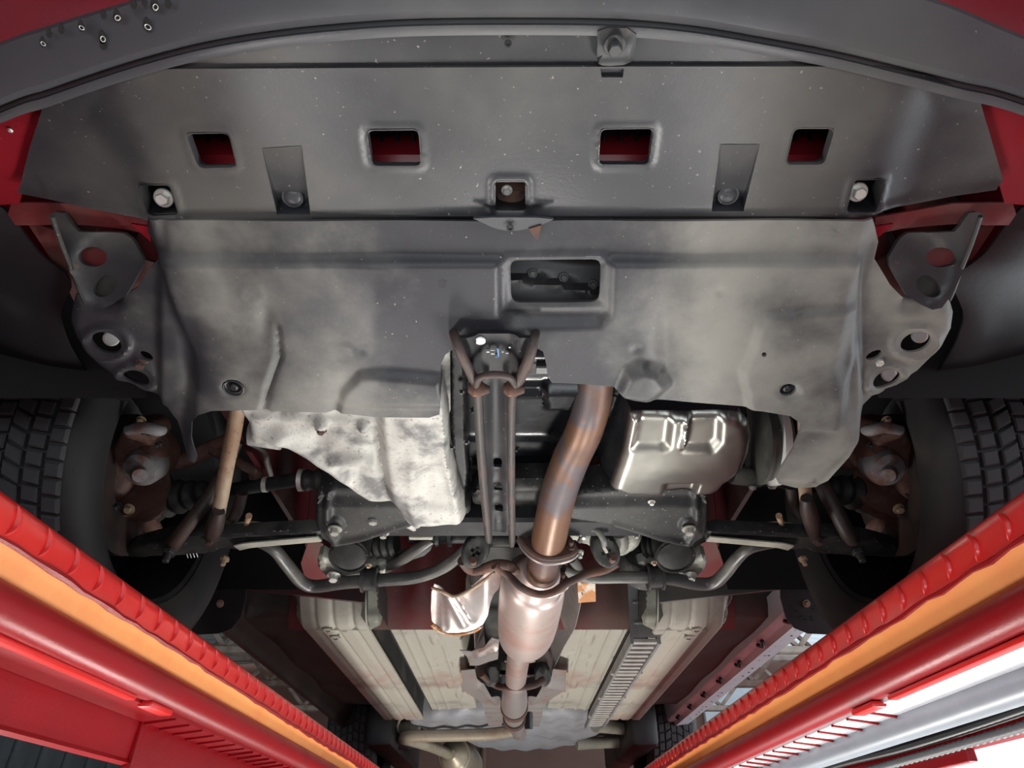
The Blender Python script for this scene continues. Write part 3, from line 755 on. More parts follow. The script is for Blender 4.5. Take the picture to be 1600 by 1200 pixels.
def mainstep(X, Y):
    d = ss(396, 408, Y + 0 * X) * ss(3, -12, sd(X, Y, box) * -1 - 3) if False else ss(396, 409, Y)
    b_ = ss(-10, 10, sd(X, Y, box))
    return .010 * d * b_ * ss(238, 252, X) * ss(1352, 1338, X)
sb.append(mainstep)
sb.append(lambda X, Y: .003 * np.exp(-((sd(X, Y, grow([(797, 406), (939, 405), (936, 470), (799, 473)], 6))) / 5.0) ** 2))
# raised side wings
lw_ = [(60, 300), (226, 345), (246, 410), (268, 470), (292, 540), (300, 600), (290, 720), (40, 760)]
rw_ = [(1560, 300), (1366, 345), (1346, 410), (1328, 470), (1305, 560), (1320, 640), (1345, 690), (1560, 760)]
sb.append(plateau(lw_, -.014, 14)); sb.append(plateau(rw_, -.010, 18))
def rim(X, Y):
    d = -sd(X, Y, so)
    e = ss(150, 240, Y) * (1 - ss(210, 300, X) + ss(1330, 1400, X)) * ss(470, 500, Y) * ss(668, 600, Y)
    return -.030 * e * (1 - np.sqrt(np.clip(1 - (1 - np.clip(d / 26, 0, 1)) ** 2, 0, 1)))
sb.append(rim)
for e in ((158, 547, 36, 25), (205, 604, 32, 23), (1437, 543, 36, 25), (1390, 601, 33, 24)): sb.append(ring(*e, 6, .004))
sb.append(dome(368, 599, 20, 14, -.004)); sb.append(dome(1226, 598, 20, 14, -.004))
sb.append(plateau([(538, 606), (566, 574), (592, 572), (690, 580), (700, 660), (525, 660)], .009, 8))
sb.append(plateau([(520, 622), (700, 622), (700, 660), (520, 660)], -.006, 8))
sb.append(ridge([(436, 505), (440, 548), (425, 590), (415, 632)], 5, -.0045))
sb.append(blob(418, 495, 12, 26, -.004))
sb.append(plateau([(962, 608), (978, 570), (1000, 560), (1025, 568), (1042, 590), (1010, 615)], .012, 10))
sb.append(blob(1045, 530, 22, 55, -.007)); sb.append(blob(1075, 480, 16, 50, .004)); sb.append(blob(590, 480, 26, 90, .003)); sb.append(blob(545, 610, 30, 30, -.006))
sb.append(plateau([(1340, 472), (1196, 480), (1180, 500), (1172, 535), (1154, 568), (1162, 600), (1170, 660), (1300, 660), (1330, 560)], .0065, 6))
sb.append(plateau([(660, 330), (720, 540), (720, 660), (680, 660), (680, 560)], -.0, 6))
sb.append(blob(1330, 640, 50, 60, .006)); sb.append(blob(300, 560, 18, 60, -.006)); sb.append(ridge([(250, 350), (255, 440), (300, 560), (300, 640)], 9, -.004))
sb.append(ridge([(1215, 745), (1275, 750), (1330, 690)], 4, -.002))
sb.append(lambda X, Y: .0012 * np.sin(X * .021 + 1.3) * np.sin(Y * .03))
for a, b_, r in ((397, 450, 16), (540, 545, 16)): sb.append(ring(a, b_, r, r * .85, 3, .0012))
for a, b_ in ((573, 538), (993, 537), (1122, 448)): sb.append(dome(a, b_, 9, 8, -.002))
shield = plate('engine_shield', so, M['shield'], SH, car, 'dusty grey plastic engine shield with cut-outs', holes=[hole] + ovals + small, bumps=sb, res=.0038, th=.0035, sharp=50)
boltL(573, 538, SH, 6, 'black', name='screw', parent=shield); boltL(993, 537, SH, 6, 'black', name='screw', parent=shield); boltL(1122, 448, SH, 5, 'shield', kind='washer', name='plug', parent=shield)
boltL(368, 599, SH, 15, 'black', kind='plug', name='plug', parent=shield, label='black screw plug', lift=.006); boltL(1226, 598, SH, 15, 'black', kind='plug', name='plug', parent=shield, label='black screw plug', lift=.0095)
boltL(221, 568, (SH[0] + .014, SH[1], SH[2]), 10, 'rust', name='bolt', parent=shield, label='rusty bolt'); boltL(1372, 563, (SH[0] + .012, SH[1], SH[2]), 10, 'zinc', name='bolt', parent=shield)
for x, y, z_ in ((174, 529, .535), (219, 590, .524), (1437, 524, .531), (1389, 585, .520)):
    p = PZ(x, y, z_); lathe('light_spot_disc', p, p + ray(x, y).normalized() * .006, [(0, .0075), (.3, .0095), (1, .0095)], M['white'], shield, 'white disc standing for light through an oval hole')  # added disc; its white stands for light coming through the hole
boltL(397, 450, SH, 6, 'shield', kind='washer', name='plug', parent=shield)
for cx, cy, rr, sd_ in ((617, 440, 10, 3), (690, 443, 8, 5), (222, 660, 7, 8), (140, 503, 6, 9)):
    rnd = random.Random(sd_); n = 16
    if cx < 240: continue
    k_ = SH[0] - .0098
    plate('oil_stain', [(cx + rr * math.cos(2 * math.pi * i / n) * rnd.uniform(.6, 1.1), cy + rr * math.sin(2 * math.pi * i / n) * rnd.uniform(.6, 1.2)) for i in range(n)], M['black'], (k_ - .0006, SH[1], SH[2]), shield, 'dark oil stain', th=.0004, res=.004)
# lip of the shield under the tray in the middle, with a rusty torn corner
plate('shield_tab', [(735, 340), (870, 340), (850, 350), (832, 356), (800, 362), (772, 357), (752, 347)], M['lip'], (.507, .455, -.1), shield, 'dark fixing tab', th=.003, res=.004, smooth=1)
boltP(797, 356, .504, 6, 'black', kind='washer', name='clip', parent=shield)
plate('rust_flake', [(826, 358), (846, 352), (842, 372), (838, 376)], M['rust'], (.505, .46, -.1), shield, 'rusty flake', th=.002, res=.003)
# mount seen in the square hole
bp = plate('engine_mount', [(770, 380), (960, 380), (960, 490), (770, 490)], M['lip'], (.575, .63, -.8), car, 'black engine mount with four bolts', th=.01, res=.006,
      bumps=[plateau([(760, 434), (800, 433), (850, 437), (900, 446), (960, 458), (960, 520), (760, 520)], .018, 3), ridge([(775, 433), (840, 435), (900, 446), (950, 458)], 3, .008), blob(930, 385, 60, 12, -.05)])
for x, y in ((832, 426), (880, 432), (925, 443), (818, 451)): boltL(x, y, (.575, .63, -.8), 8, 'barsteel', name='bolt', parent=bp, lift=.008)
# ---- gearbox casting
GB = through(640, .505, 838, .475)
go = [(352, 600), (400, 600), (690, 600), (700, 640), (703, 700), (716, 750), (724, 775), (730, 798), (700, 800), (662, 801), (655, 818), (652, 836), (625, 838), (602, 836), (596, 826), (584, 815), (590, 800), (577, 790), (548, 768), (510, 742), (478, 722), (452, 706), (425, 699), (395, 696), (388, 685), (389, 667), (378, 655), (368, 640)]
gbump = [plateau([(590, 590), (600, 690), (612, 770), (640, 810), (720, 810), (760, 700), (720, 590)], .022, 10), blob(660, 650, 40, 60, .010),
         ridge([(400, 650), (500, 655), (585, 660)], 6, .006), ridge([(395, 668), (470, 700), (560, 760)], 7, .008), ridge([(520, 718), (565, 716), (585, 722)], 8, .012),
         dome(504, 662, 12, 12, .012), dome(568, 664, 9, 9, .012), ridge([(586, 660), (597, 740), (603, 770)], 4, -.006), blob(670, 730, 18, 26, -.006), blob(648, 720, 10, 30, .006),
         plateau([(640, 770), (730, 768), (740, 810), (650, 812)], .008, 6), ridge([(600, 800), (650, 825)], 5, .008), blob(440, 680, 30, 10, .008), blob(500, 690, 24, 16, -.005),
         ridge([(690, 560), (697, 640), (700, 700), (715, 770)], 7, .008), lambda X, Y: .0013 * np.sin(X * .11) * np.sin(Y * .09 + X * .03)]
gb = plate('gearbox_casing', go, M['alu'], GB, car, 'whitish corroded aluminium gearbox casing', th=.16, bumps=gbump, res=.005, edge=(.012, .012), sharp=60)
boltL(504, 662, GB, 9, 'rust', name='drain_plug', parent=gb, lift=.010); boltL(584, 806, GB, 11, 'alu', name='bolt', parent=gb, lift=.004); boltL(600, 828, GB, 9, 'alu', name='bolt', parent=gb, lift=.006)
G().add(beam_geo(PZ(640, 838, .50), PZ(676, 838, .50), .012, .01)).build('cover_strip', M['steelbeige'], gb)
lathe('gearbox_snout', PZ(388, 676, .52), PZ(440, 680, .52), [(0, .012), (.05, .019), (.9, .022), (1, .022)], M['alu'], gb)
# bell housing flange
fl = plate('bell_flange', [(703, 530), (722, 530), (727, 600), (728, 680), (732, 735), (730, 760), (722, 769), (714, 762), (707, 720), (704, 640)], M['steeldark'], (.515, .85, -.12), car, 'black curved bell housing flange', th=.05, res=.003, edge=(.004, .003))
for x, y in ((721, 612), (706, 698), (727, 560), (729, 690)): boltL(x, y, (.505, .85, -.12), 5, 'bracket', name='bolt', parent=fl)
plate('gearbox_edge', [(688, 545), (703, 545), (704, 640), (701, 650), (690, 640)], M['alu'], (.52, .8, -.1), gb, th=.03, res=.005)
# engine block lower: black sump behind the centre beam
SU = (.545, .85, .06)
su = plate('engine_sump', [(718, 500), (960, 500), (962, 600), (950, 700), (900, 770), (870, 800), (722, 800)], M['sump'], SU, car, 'black ribbed engine sump', th=.10, res=.006, edge=(.012, .012),
      bumps=[ridge([(800, 600), (960, 600)], 3, .006), plateau([(852, 596), (940, 596), (935, 632), (852, 634)], .012, 4), ridge([(800, 613), (850, 613)], 4, .007), ridge([(730, 684), (900, 684)], 3, .007), ridge([(730, 722), (900, 722)], 4, .006), plateau([(720, 545), (870, 545), (870, 560), (720, 560)], .008, 3)])
for x, y in ((722, 612), (806, 700), (740, 640)): boltL(x, y, SU, 6, 'steeldust', name='bolt', parent=su)
G().add(beam_geo(PZ(838, 570, .53), PZ(870, 570, .53), .016, .02)).build('bracket', M['lip'], su)
# dark upper works of the engine so that nothing behind shows through
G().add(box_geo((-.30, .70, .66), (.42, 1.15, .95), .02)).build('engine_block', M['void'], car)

# ---- oil pan on the right
OP = (.487, .88, -.06)
po = [(985, 655), (1000, 654), (1070, 655), (1130, 653), (1160, 656), (1172, 668), (1176, 690), (1172, 712), (1160, 740), (1146, 752), (1136, 758), (1126, 770), (1112, 777), (1082, 778), (1070, 776), (1040, 779), (980, 778), (955, 768), (958, 756), (972, 712)]
ob = [plateau([(1002, 640), (1052, 640), (1044, 698), (1034, 702), (990, 702)], -.008, 7), plateau([(1080, 640), (1128, 640), (1124, 690), (1112, 702), (1068, 702)], -.008, 7), ridge([(1075, 650), (1072, 680), (1067, 696)], 3.5, .008),
      plateau([(1040, 758), (1090, 757), (1080, 790), (1034, 790)], -.010, 4), blob(1060, 730, 60, 30, .004), blob(1130, 720, 40, 40, .003)]
op = plate('oil_pan', po, M['pan'], OP, car, 'glossy black and silver oil pan', th=.012, res=.004, edge=(.016, .014), bumps=ob, sharp=70)
# its drafted side walls up to the flange
n_ = -Vector((0, -OP[2], 1)).normalized()
ring0 = [PL(x, y, OP) + Vector((0, 0, .014)) for x, y in chaikin(po, 1)]
c0 = sum(ring0, Vector()) / len(ring0)
lev = [(0, 1.0), (.02, 1.02), (.09, 1.10), (.13, 1.14), (.132, 1.24), (.142, 1.24)]
v = []; f = []; m = len(ring0)
for dz, s_ in lev:
    for p in ring0:
        q = c0 + (p - c0) * s_; v.append((q.x - (.10 * (dz / .13) if p.x < c0.x else 0) * .35, q.y, p.z + dz))
for i in range(len(lev) - 1):
    for k in range(m): f.append((i * m + k, i * m + (k + 1) % m, (i + 1) * m + (k + 1) % m, (i + 1) * m + k))
mesh('pan_wall', v, f, M['blackgloss'], op, 'black side walls', sharp=40)
boltL(1018, 784, OP, 6, 'zinc', name='bolt', parent=op)
# pulley at the right end
p = PZ(1200, 690, .60)
lathe('pulley', p + Vector((-.022, 0, 0)), p + Vector((.018, 0, 0)), [(0, .05), (.05, .075), (.2, .075), (.25, .068), (.75, .068), (.8, .075), (.98, .075), (1, .05)], M['barsteel'], car, 'grey crank pulley', seg=40)
lathe('pulley_ring', p + Vector((-.001, 0, 0)), p + Vector((.014, 0, 0)), [(0, .070), (.1, .0765), (.9, .0765), (1, .07)], M['white'], car, 'pale ring of the pulley', seg=40)
tubeP('coolant_hose', [(1190, 730, .58, 9), (1180, 745, .57, 8), (1176, 760, .57, 7)], M['barsteel'], car)

# ---- centre beam
CB = (.452, .9, -.02)
cb = plate('centre_beam', [(708, 528), (836, 528), (830, 545), (818, 575), (806, 600), (800, 640), (798, 720), (797, 800), (796, 818), (790, 832), (775, 836), (763, 830), (760, 800), (757, 700), (752, 640), (748, 600), (735, 575), (716, 545)], M['steeldark'], CB, car, 'black pressed centre beam with three holes', th=.004, res=.0045,
      holes=[rrect(rect(771, 721, 784, 735), k=.3), rrect(rect(772, 759, 785, 771), k=.3), rrect(rect(773, 791, 786, 803), k=.3)],
      bumps=[plateau([(738, 500), (808, 500), (802, 590), (786, 600), (786, 840), (766, 840), (763, 600), (748, 590)], -.006, 6), ring(777, 728, 10, 10, 3, .0012), ring(778, 765, 10, 10, 3, .0012), ring(779, 797, 10, 10, 3, .0012), ridge([(777, 814), (777, 830)], 5, .003)])
tubeP('flange_rod', [(706, 516, .492, 6), (711, 527, .462, 8), (722, 556, .447, 8), (738, 588, .449, 8), (746, 610, .449, 8), (750, 680, .450, 7.5), (756, 760, .452, 7), (763, 835, .454, 6), (764, 846, .458, 4)], M['rustbrown'], cb, 'brown rolled edge', n=6)
tubeP('flange_rod', [(840, 516, .492, 6), (835, 527, .462, 8), (826, 562, .447, 9), (812, 592, .449, 9), (801, 612, .449, 7.5), (799, 680, .450, 6.5), (799, 760, .452, 6), (800, 835, .454, 5.5), (800, 852, .458, 4)], M['rustbrown'], cb, 'brown rolled edge', n=6)
tubeP('cross_bar', [(743, 606, .446, 5), (748, 592, .443, 6), (762, 586, .441, 6), (784, 586, .441, 6), (798, 591, .443, 6), (806, 604, .446, 5)], M['rustbrown'], cb, 'bent brown crossbar', n=6)
for x in (748, 803):
    p = PZ(x, 606, .447); lathe('weld_lump', p + Vector((-.012, 0, 0)), p + Vector((.012, .004, .0)), [(0, .005), (.25, .0095), (.6, .009), (1, .004)], M['rust'], cb, 'rusty weld')
G().add(lathe_geo(PL(750, 538, CB) + Vector((0, 0, .004)), PL(750, 538, CB) + Vector((0, 0, .010)), [(0, .006), (1, .006)], 12)).build('paint_dab', M['paintmark'], cb, 'white paint dab')
boltL(771, 536, (.462, .9, -.02), 11, 'bracket', name='bolt', parent=cb)
for (x0, y0), (x1, y1), mm in [((760, 550), (765, 550), 'paintmark'), ((767, 547), (773, 547), 'paintmark'), ((767, 553), (773, 553), 'paintmark'), ((784, 550), (787, 550), 'paintmark'), ((790, 552), (795, 552), 'paintmark'), ((771, 545), (778, 545), 'bluemark'), ((778, 545), (779, 557), 'bluemark'), ((774, 558), (779, 557), 'bluemark'), ((795, 543), (798, 543), 'paintmark')]:
    G().add(beam_geo(PZ(x0, y0, .4615), PZ(x1, y1, .4615), .0016, .0008)).build('paint_stroke', M[mm], cb)

# ---- exhaust
ex = tubeP('downpipe', [(936, 540, .545, 27), (932, 590, .535, 27.5), (926, 630, .525, 28.5), (912, 675, .515, 29), (893, 715, .505, 29), (876, 760, .492, 28.5), (866, 800, .480, 28), (858, 840, .466, 27.5), (852, 868, .458, 24), (845, 900, .452, 25)], M['copper'], car, 'heat tinted copper brown exhaust downpipe', n=8, seg=28)
def flange(px, py, z, rw, rh, ax, th, mat, mat2, par, lab, rot=0):
    c = PZ(px, py, z); ax = Vector(ax).normalized(); u = Vector((1, 0, 0)); u = (u - ax * u.dot(ax)).normalized(); w = ax.cross(u)
    cr_, sr_ = math.cos(rot), math.sin(rot); u, w = u * cr_ + w * sr_, w * cr_ - u * sr_
    pr = []
    for i in range(40):
        a = 2 * math.pi * i / 40; ca, sa = math.cos(a), math.sin(a)
        r = 1 / ((abs(ca) / rw) ** 1.6 + (abs(sa) / rh) ** 1.6) ** (1 / 1.6)
        pr.append(u * r * ca + w * r * sa)
    v = []
    for t, s_ in ((0, .93), (.2, 1), (.8, 1), (1, .93)): v += [c + ax * th * (t - .5) + p * s_ for p in pr]
    f = [(i * 40 + k, i * 40 + (k + 1) % 40, (i + 1) * 40 + (k + 1) % 40, (i + 1) * 40 + k) for i in range(3) for k in range(40)] + [tuple(range(40)), tuple(range(120, 160))]
    o = mesh('flange', v, f, mat, par, lab)
    g = G()
    P_ = [c + p * 1.0 + ax * th * .3 for p in pr] 
    P_ = P_ + [P_[0]]
    mesh('gasket_edge', *tube_geo(P_, [.0035] * len(P_), 8, False), mat2, o, 'pale flange edge')
    for s_ in (-1, 1): bolt(c + u * s_ * rw * .76 - ax * th * .5, .011, 'rust', -ax, kind='stud', name='bolt', parent=o)
    return o
ax1 = (0.02, 1, -.12)
flange(856, 850, .465, .054, .040, (-.03, 1, -.35), .016, M['rust'], M['shieldalu'], car, 'rusty oval exhaust flange', rot=.35)
flange(847, 905, .455, .052, .040, (-.03, 1, -.35), .014, M['rust'], M['shieldalu'], car, 'rusty oval exhaust flange with pale lip', rot=.12)
tubeP('catalyst_can', [(846, 890, .458, 30), (838, 903, .458, 40), (833, 915, .458, 50), (826, 960, .458, 48), (822, 985, .458, 44), (819, 995, .458, 38), (816, 1003, .458, 28), (813, 1010, .458, 20)], M['cat'], car, 'grey pink catalyst can', n=6, seg=36)
for y, x in ((953, 834), (988, 824)):
    a = PZ(x - 8, y, .418); b_ = PZ(x + 8, y, .418); G().add(beam_geo(a, b_, .003, .003)).build('stamped_slot', M['rustbrown'], car)
tubeP('exhaust_pipe', [(814, 1000, .458, 17), (811, 1020, .458, 18), (807, 1050, .458, 17), (805, 1070, .456, 16)], M['cat'], car, 'grey pink exhaust pipe', n=6, seg=24)
for y in (1010, 1033):
    for x in (793, 832):
        G().add(beam_geo(PZ(811 + (x - 811) * .85, y, .455), PZ(x, y + 1, .455), .02, .004)).build('pipe_seam_lug', M['cat'], car)
tubeP('exhaust_joint', [(805, 1066, .455, 15), (804, 1076, .455, 18), (804, 1090, .455, 20), (803, 1104, .456, 20), (803, 1106, .456, 17), (803, 1116, .457, 16), (804, 1122, .458, 16), (806, 1125, .458, 13), (808, 1134, .460, 13), (810, 1142, .462, 13)], M['shieldalu'], car, 'shiny exhaust joint with rusty bands', n=4, seg=28)
for y, r in ((1103, 21.5), (1121, 18)):
    tubeP('joint_band', [(803.5, y - 1.5, .4555, r), (803.5, y + 3, .4555, r)], M['rust'], car, 'rusty clamp band', n=1, seg=28)
# hangers
def hanger(cx, cy, z, rx, ry, rot):
    pl = (z, PZ(cx, cy, z).y, -1.3)
    o = plate('rubber_hanger', ell(cx, cy, rx, ry, rot, 28), M['rubberblk'], pl, car, 'oval black rubber exhaust hanger', th=.022, res=.004, edge=(.006, .006), bumps=[ring(cx, cy, rx * .7, ry * .7, 5, .002)],
              holes=[[(cx + a * math.cos(rot) - b_ * math.sin(rot), cy + a * math.sin(rot) + b_ * math.cos(rot)) for a, b_ in [(-2.5, -9), (2.5, -9), (2.5, -3), (8, -3), (8, 3), (2.5, 3), (2.5, 9), (-2.5, 9), (-2.5, 3), (-8, 3), (-8, -3), (-2.5, -3)]]])
    return o, pl
o, pl = hanger(743, 862, .468, 21, 29, .5)
a = PL(740, 878, pl); tubeW('hanger_pin', [(a.x, a.y + .01, a.z, .006), (a.x, a.y - .02, a.z - .004, .006)], M['rust'], o, 'rusty pin', n=1)
o, pl = hanger(947, 862, .468, 21, 29, -.5)
a = PL(956, 874, pl); tubeW('hanger_pin', [(a.x, a.y + .01, a.z, .006), (a.x, a.y - .025, a.z - .006, .006)], M['rust'], o, 'rusty pin', n=1)
tubeP('hanger_rod', [(906, 845, .49, 4), (918, 828, .485, 5), (932, 828, .475, 5), (942, 842, .462, 5), (944, 852, .456, 5)], M['barsteel'], car, n=6)
tubeP('hanger_bracket', [(722, 876, .462, 8), (735, 890, .460, 8), (752, 890, .458, 8), (775, 882, .456, 8), (795, 884, .454, 8), (806, 892, .455, 7)], M['rust'], car, 'rusty bent hanger strap', n=8)
tubeP('hanger_bracket', [(772, 884, .45, 6), (795, 900, .44, 6), (815, 918, .415, 6), (838, 928, .408, 6), (862, 926, .41, 6), (885, 912, .43, 6), (915, 898, .45, 6), (945, 890, .455, 7), (965, 880, .462, 6)], M['rust'], car, 'rusty bent hanger rod', n=8)
tubeP('hanger_bracket', [(752, 1052, .475, 6), (775, 1071, .455, 5), (800, 1074, .435, 5), (830, 1072, .44, 5), (850, 1062, .46, 6)], M['rust'], car, 'rusty hanger bar under the rear joint', n=6)
for x in (768, 848):
    pl = (.475, PZ(x, 1055, .475).y, -1.3); plate('rubber_hanger', ell(x, 1057, 13, 18, .2 if x < 800 else -.2, 20), M['rubberblk'], pl, car, 'small dark rubber hanger', th=.02, res=.006, edge=(.006, .006))
p = PZ(826, 1125, .45); G().add(beam_geo(p + Vector((0, 0, -.03)), p + Vector((0, 0, .05)), .03, .02)).build('hanger_bracket', M['black'], car)

# ---- drive shafts, hubs, brakes, struts, links (mirrored pairs placed where each shows)
ZH = .555; YH = 1.1
SHAFT = {-1: [(352, 768), (470, 749)], 1: [(1240, 757), (1150, 744)]}
for s in (-1, 1):
    hubx = s * .50
    # shaft
    if s < 0:
        A = PZ(345, 768, ZH); B = PZ(474, 748, ZH)
        tubeW('drive_shaft', [(A.x, A.y, A.z, .0125), (B.x, B.y, B.z, .0125)], M['steeldark'], car, 'black drive shaft', n=1, seg=18)
        c = PZ(415, 757, ZH); lathe('shaft_band', c + Vector((-.004, 0, 0)), c + Vector((.004, 0, 0)), [(0, .014), (1, .014)], M['zinc'], car)
        C = PZ(548, 752, ZH - .004)
        lathe('joint_boot', PZ(470, 750, ZH), C, boot_prof(.018, .029, 4, .22), M['rubberblk'], car, 'ribbed rubber drive shaft boot')
        for x, r in ((471, .020), (527, .030)):
            c = PZ(x, 750, ZH); lathe('boot_clamp', c + Vector((-.004, 0, 0)), c + Vector((.004, 0, 0)), [(0, r), (1, r)], M['zinc'], car, 'bright boot clamp')
        lathe('shaft_joint', PZ(530, 752, ZH), PZ(590, 756, ZH - .01), [(0, .026), (.1, .030), (1, .031)], M['rust'], car, 'rusty inner joint')
        O0, O1 = PZ(328, 770, ZH), PZ(236, 782, ZH)
    else:
        A = PZ(1312, 764, ZH); B = PZ(1148, 742, ZH)
        tubeW('drive_shaft', [(A.x, A.y, A.z, .0125), (B.x, B.y, B.z, .0125)], M['steeldark'], car, 'black drive shaft', n=1, seg=18)
        lathe('shaft_sleeve', PZ(1142, 741, ZH), PZ(1188, 748, ZH), [(0, .015), (.1, .017), (.6, .017), (.65, .015), (1, .015)], M['barsteel'], car, 'grey shaft sleeve')
        c = PZ(1206, 751, ZH); lathe('shaft_band', c + Vector((-.004, 0, 0)), c + Vector((.004, 0, 0)), [(0, .015), (1, .015)], M['zinc'], car)
        O0, O1 = PZ(1288, 762, ZH), PZ(1374, 776, ZH)
    lathe('joint_boot', O0, O1, boot_prof(.022, .042, 5, .2), M['rubberblk'], car, 'black ribbed outer joint boot', seg=30)
    d = (O1 - O0).normalized()
    lathe('boot_clamp', O1 - d * .004, O1 + d * .004, [(0, .044), (1, .044)], M['barsteel'], car, 'grey boot clamp', seg=30)
    # hub carrier and disc shield
    H0 = Vector((s * .505, 1.10, .555))
    H0 = (PZ(236, 782, ZH) if s < 0 else PZ(1374, 776, ZH)); lathe('hub_carrier', H0 + Vector((s * .006, 0, 0)), Vector((s * .675, 1.10, .555)), [(0, .045), (.3, .055), (1, .06)], M['knucklerust'], car, 'rusty hub carrier')
    lathe('brake_disc', Vector((s * .675, YH, ZH)), Vector((s * .69, YH, ZH)), [(0, .06), (0, .125), (1, .125), (1, .06)], M['rustbrown'], car, 'rusty brake disc', seg=40, cap=False)
    # caliper: body, piston cylinder, carrier arms, bolts
    mx_ = (lambda x: x) if s < 0 else (lambda x: 1606 - x)
    CZ = (.565, PZ(mx_(215), 715, .565).y, -.9)
    ca = plate('brake_caliper', [(mx_(x), y) for x, y in [(172, 700), (182, 680), (196, 664), (222, 660), (236, 668), (240, 684), (236, 692), (250, 706), (256, 724), (252, 744), (238, 756), (218, 758), (204, 756), (196, 770), (186, 782), (172, 790), (160, 782), (162, 750), (166, 722)]], M['knucklerust'], CZ, car, 'rusty brake caliper with a grey piston housing', th=.05, res=.005, smooth=1, edge=(.012, .012),
               bumps=[lambda X, Y, f_=mx_: .022 * np.clip(1 - ((X - f_(228)) / 27) ** 2 - ((Y - 728) / 29) ** 2, 0, 1) ** .35, blob(mx_(210), 672, 18, 12, .012)])
    pc = PL(mx_(227), 728, CZ) + Vector((0, -.67, -.74)) * .012
    lathe('piston_housing', pc + Vector((0, .67, .74)) * .03, pc + Vector((-s * .004, -.67, -.74)) * .012, [(0, .033), (.7, .0315), (.92, .027), (1, .018)], M['knuckle'], ca, 'grey piston housing', seg=28)
    lathe('piston_housing', pc + Vector((s * .004, .003, -.004)), pc + Vector((-s * .008, -.012, -.02)), [(0, .014), (.8, .014), (1, .011)], M['knuckle'], ca)
    for x, y, r, k in ((236, 668, 12, 'stud'), (252, 692, 7, 'stud'), (225, 655, 8, 'hex'), (190, 786, 10, 'stud'), (206, 792, 9, 'hex'), (175, 788, 10, 'hex')):
        boltL(mx_(x), y, CZ, r, 'bracket' if k == 'stud' else 'rustpale', kind=k, name='bolt', parent=ca, lift=.008)
    tubeP('slide_pin', [(mx_(200), 672, .545, 8), (mx_(225), 668, .54, 9), (mx_(246), 672, .54, 10), (mx_(254), 672, .545, 8)], M['knuckle'], ca, n=4)
    kn = [(mx_(x), y, z, r) for x, y, z, r in [(252, 726, .60, 12), (290, 718, .60, 13), (330, 700, .605, 12), (370, 680, .61, 10)]]
    tubeP('knuckle_arm', kn, M['knucklerust'], car, 'rusty steering knuckle arm', n=6)
    tubeP('tie_rod', [(mx_(330), 700, .60, 10), (mx_(395), 735, .575, 8), (mx_(400), 742, .575, 12), (mx_(404), 746, .575, 5)], M['rust'], car, n=5)
    tubeP('knuckle', [(mx_(176), 800, .53, 9), (mx_(205), 800, .52, 10), (mx_(235), 820, .51, 13), (mx_(245), 838, .50, 10)], M['knucklerust'], car, 'rusty knuckle', n=6)
    tubeP('brake_hose', [(mx_(385), 690, .60, 4), (mx_(412), 705, .60, 4.5), (mx_(418), 725, .60, 4.5), (mx_(424), 745, .60, 4)], M['barsteel'], car, 'ribbed grey brake hose', n=8)
    # lower arm
    AZ = .462
    ao = [(mx_(x), y) for x, y in [(500, 826), (440, 829), (380, 832), (345, 834), (310, 836), (270, 838), (235, 846), (196, 858), (190, 872), (230, 872), (290, 868), (330, 866), (350, 858), (372, 862), (384, 853), (420, 851), (500, 846)]]
    AP = (AZ, 1.09, -.25)
    la = plate('control_arm', ao, M['steeldust'], AP, car, 'black pressed lower suspension arm', th=.02, res=.005, smooth=1, bumps=[ridge([(mx_(500), 828), (mx_(330), 836)], 3, .006), ridge([(mx_(500), 840), (mx_(360), 846)], 3, -.006), blob(mx_(275), 855, 20, 10, .008)], edge=(.004, .004))
    el = [PL(mx_(x), y, (AZ - .004, 1.09, -.25)) for x, y in [(498, 842), (440, 847), (385, 852), (368, 856)]]
    G().add(loft_geo([[p + Vector((0, -.010, -.001)) for p in el], [p + Vector((0, .020, .003)) for p in el], [p + Vector((0, .024, .03)) for p in el]], 16, .003)).build('arm_flange', M['steelbeige'], la, 'beige flange edge with painted highlight')  # lit lower edge of the arm put into the beige
    boltL(mx_(272), 846, AP, 13, 'zinc' if False else 'bracket', kind='stud', name='bolt', parent=la, lift=.02)
    boltL(mx_(330), 842, AP, 8, 'rust', name='bolt', parent=la, lift=.004); boltL(mx_(352), 872, (AZ + .01, 1.09, -.25), 9, 'rustpale', kind='stud', name='bolt', parent=la)
    tubeP('brake_line_guard', [(mx_(355), 826, .478, 5), (mx_(390), 820, .48, 6), (mx_(440), 826, .48, 5), (mx_(492), 824, .48, 4)], M['steelbeige'], la, 'dusty beige rail', n=6)
    tubeP('link_stud', [(mx_(384), 822, .48, 4), (mx_(389), 806, .475, 5)], M['rustpale'], la, n=1)
    # fork and link rods
    if s < 0:
        tubeP('damper_fork', [(372, 690, .60, 8), (352, 730, .565, 10), (330, 772, .52, 11), (300, 812, .48, 11), (278, 840, .455, 12), (270, 850, .452, 13)], M['rustbrown'], car, 'brown damper fork', n=6)
        tubeP('link_rod', [(372, 628, .60, 12), (366, 670, .575, 12), (356, 720, .54, 11.5), (347, 770, .505, 11), (341, 806, .478, 10)], M['rustpale'], car, 'pale rusty link rod', n=6, seg=18)
        tubeP('link_joint', [(342, 798, .478, 9), (338, 812, .472, 13), (334, 830, .466, 14), (332, 842, .462, 9)], M['rustbrown'], car, 'brown link joint', n=5)
        tubeP('damper_fork', [(378, 770, .54, 9), (372, 795, .52, 9), (362, 815, .50, 8)], M['rustbrown'], car, n=5)
    else:
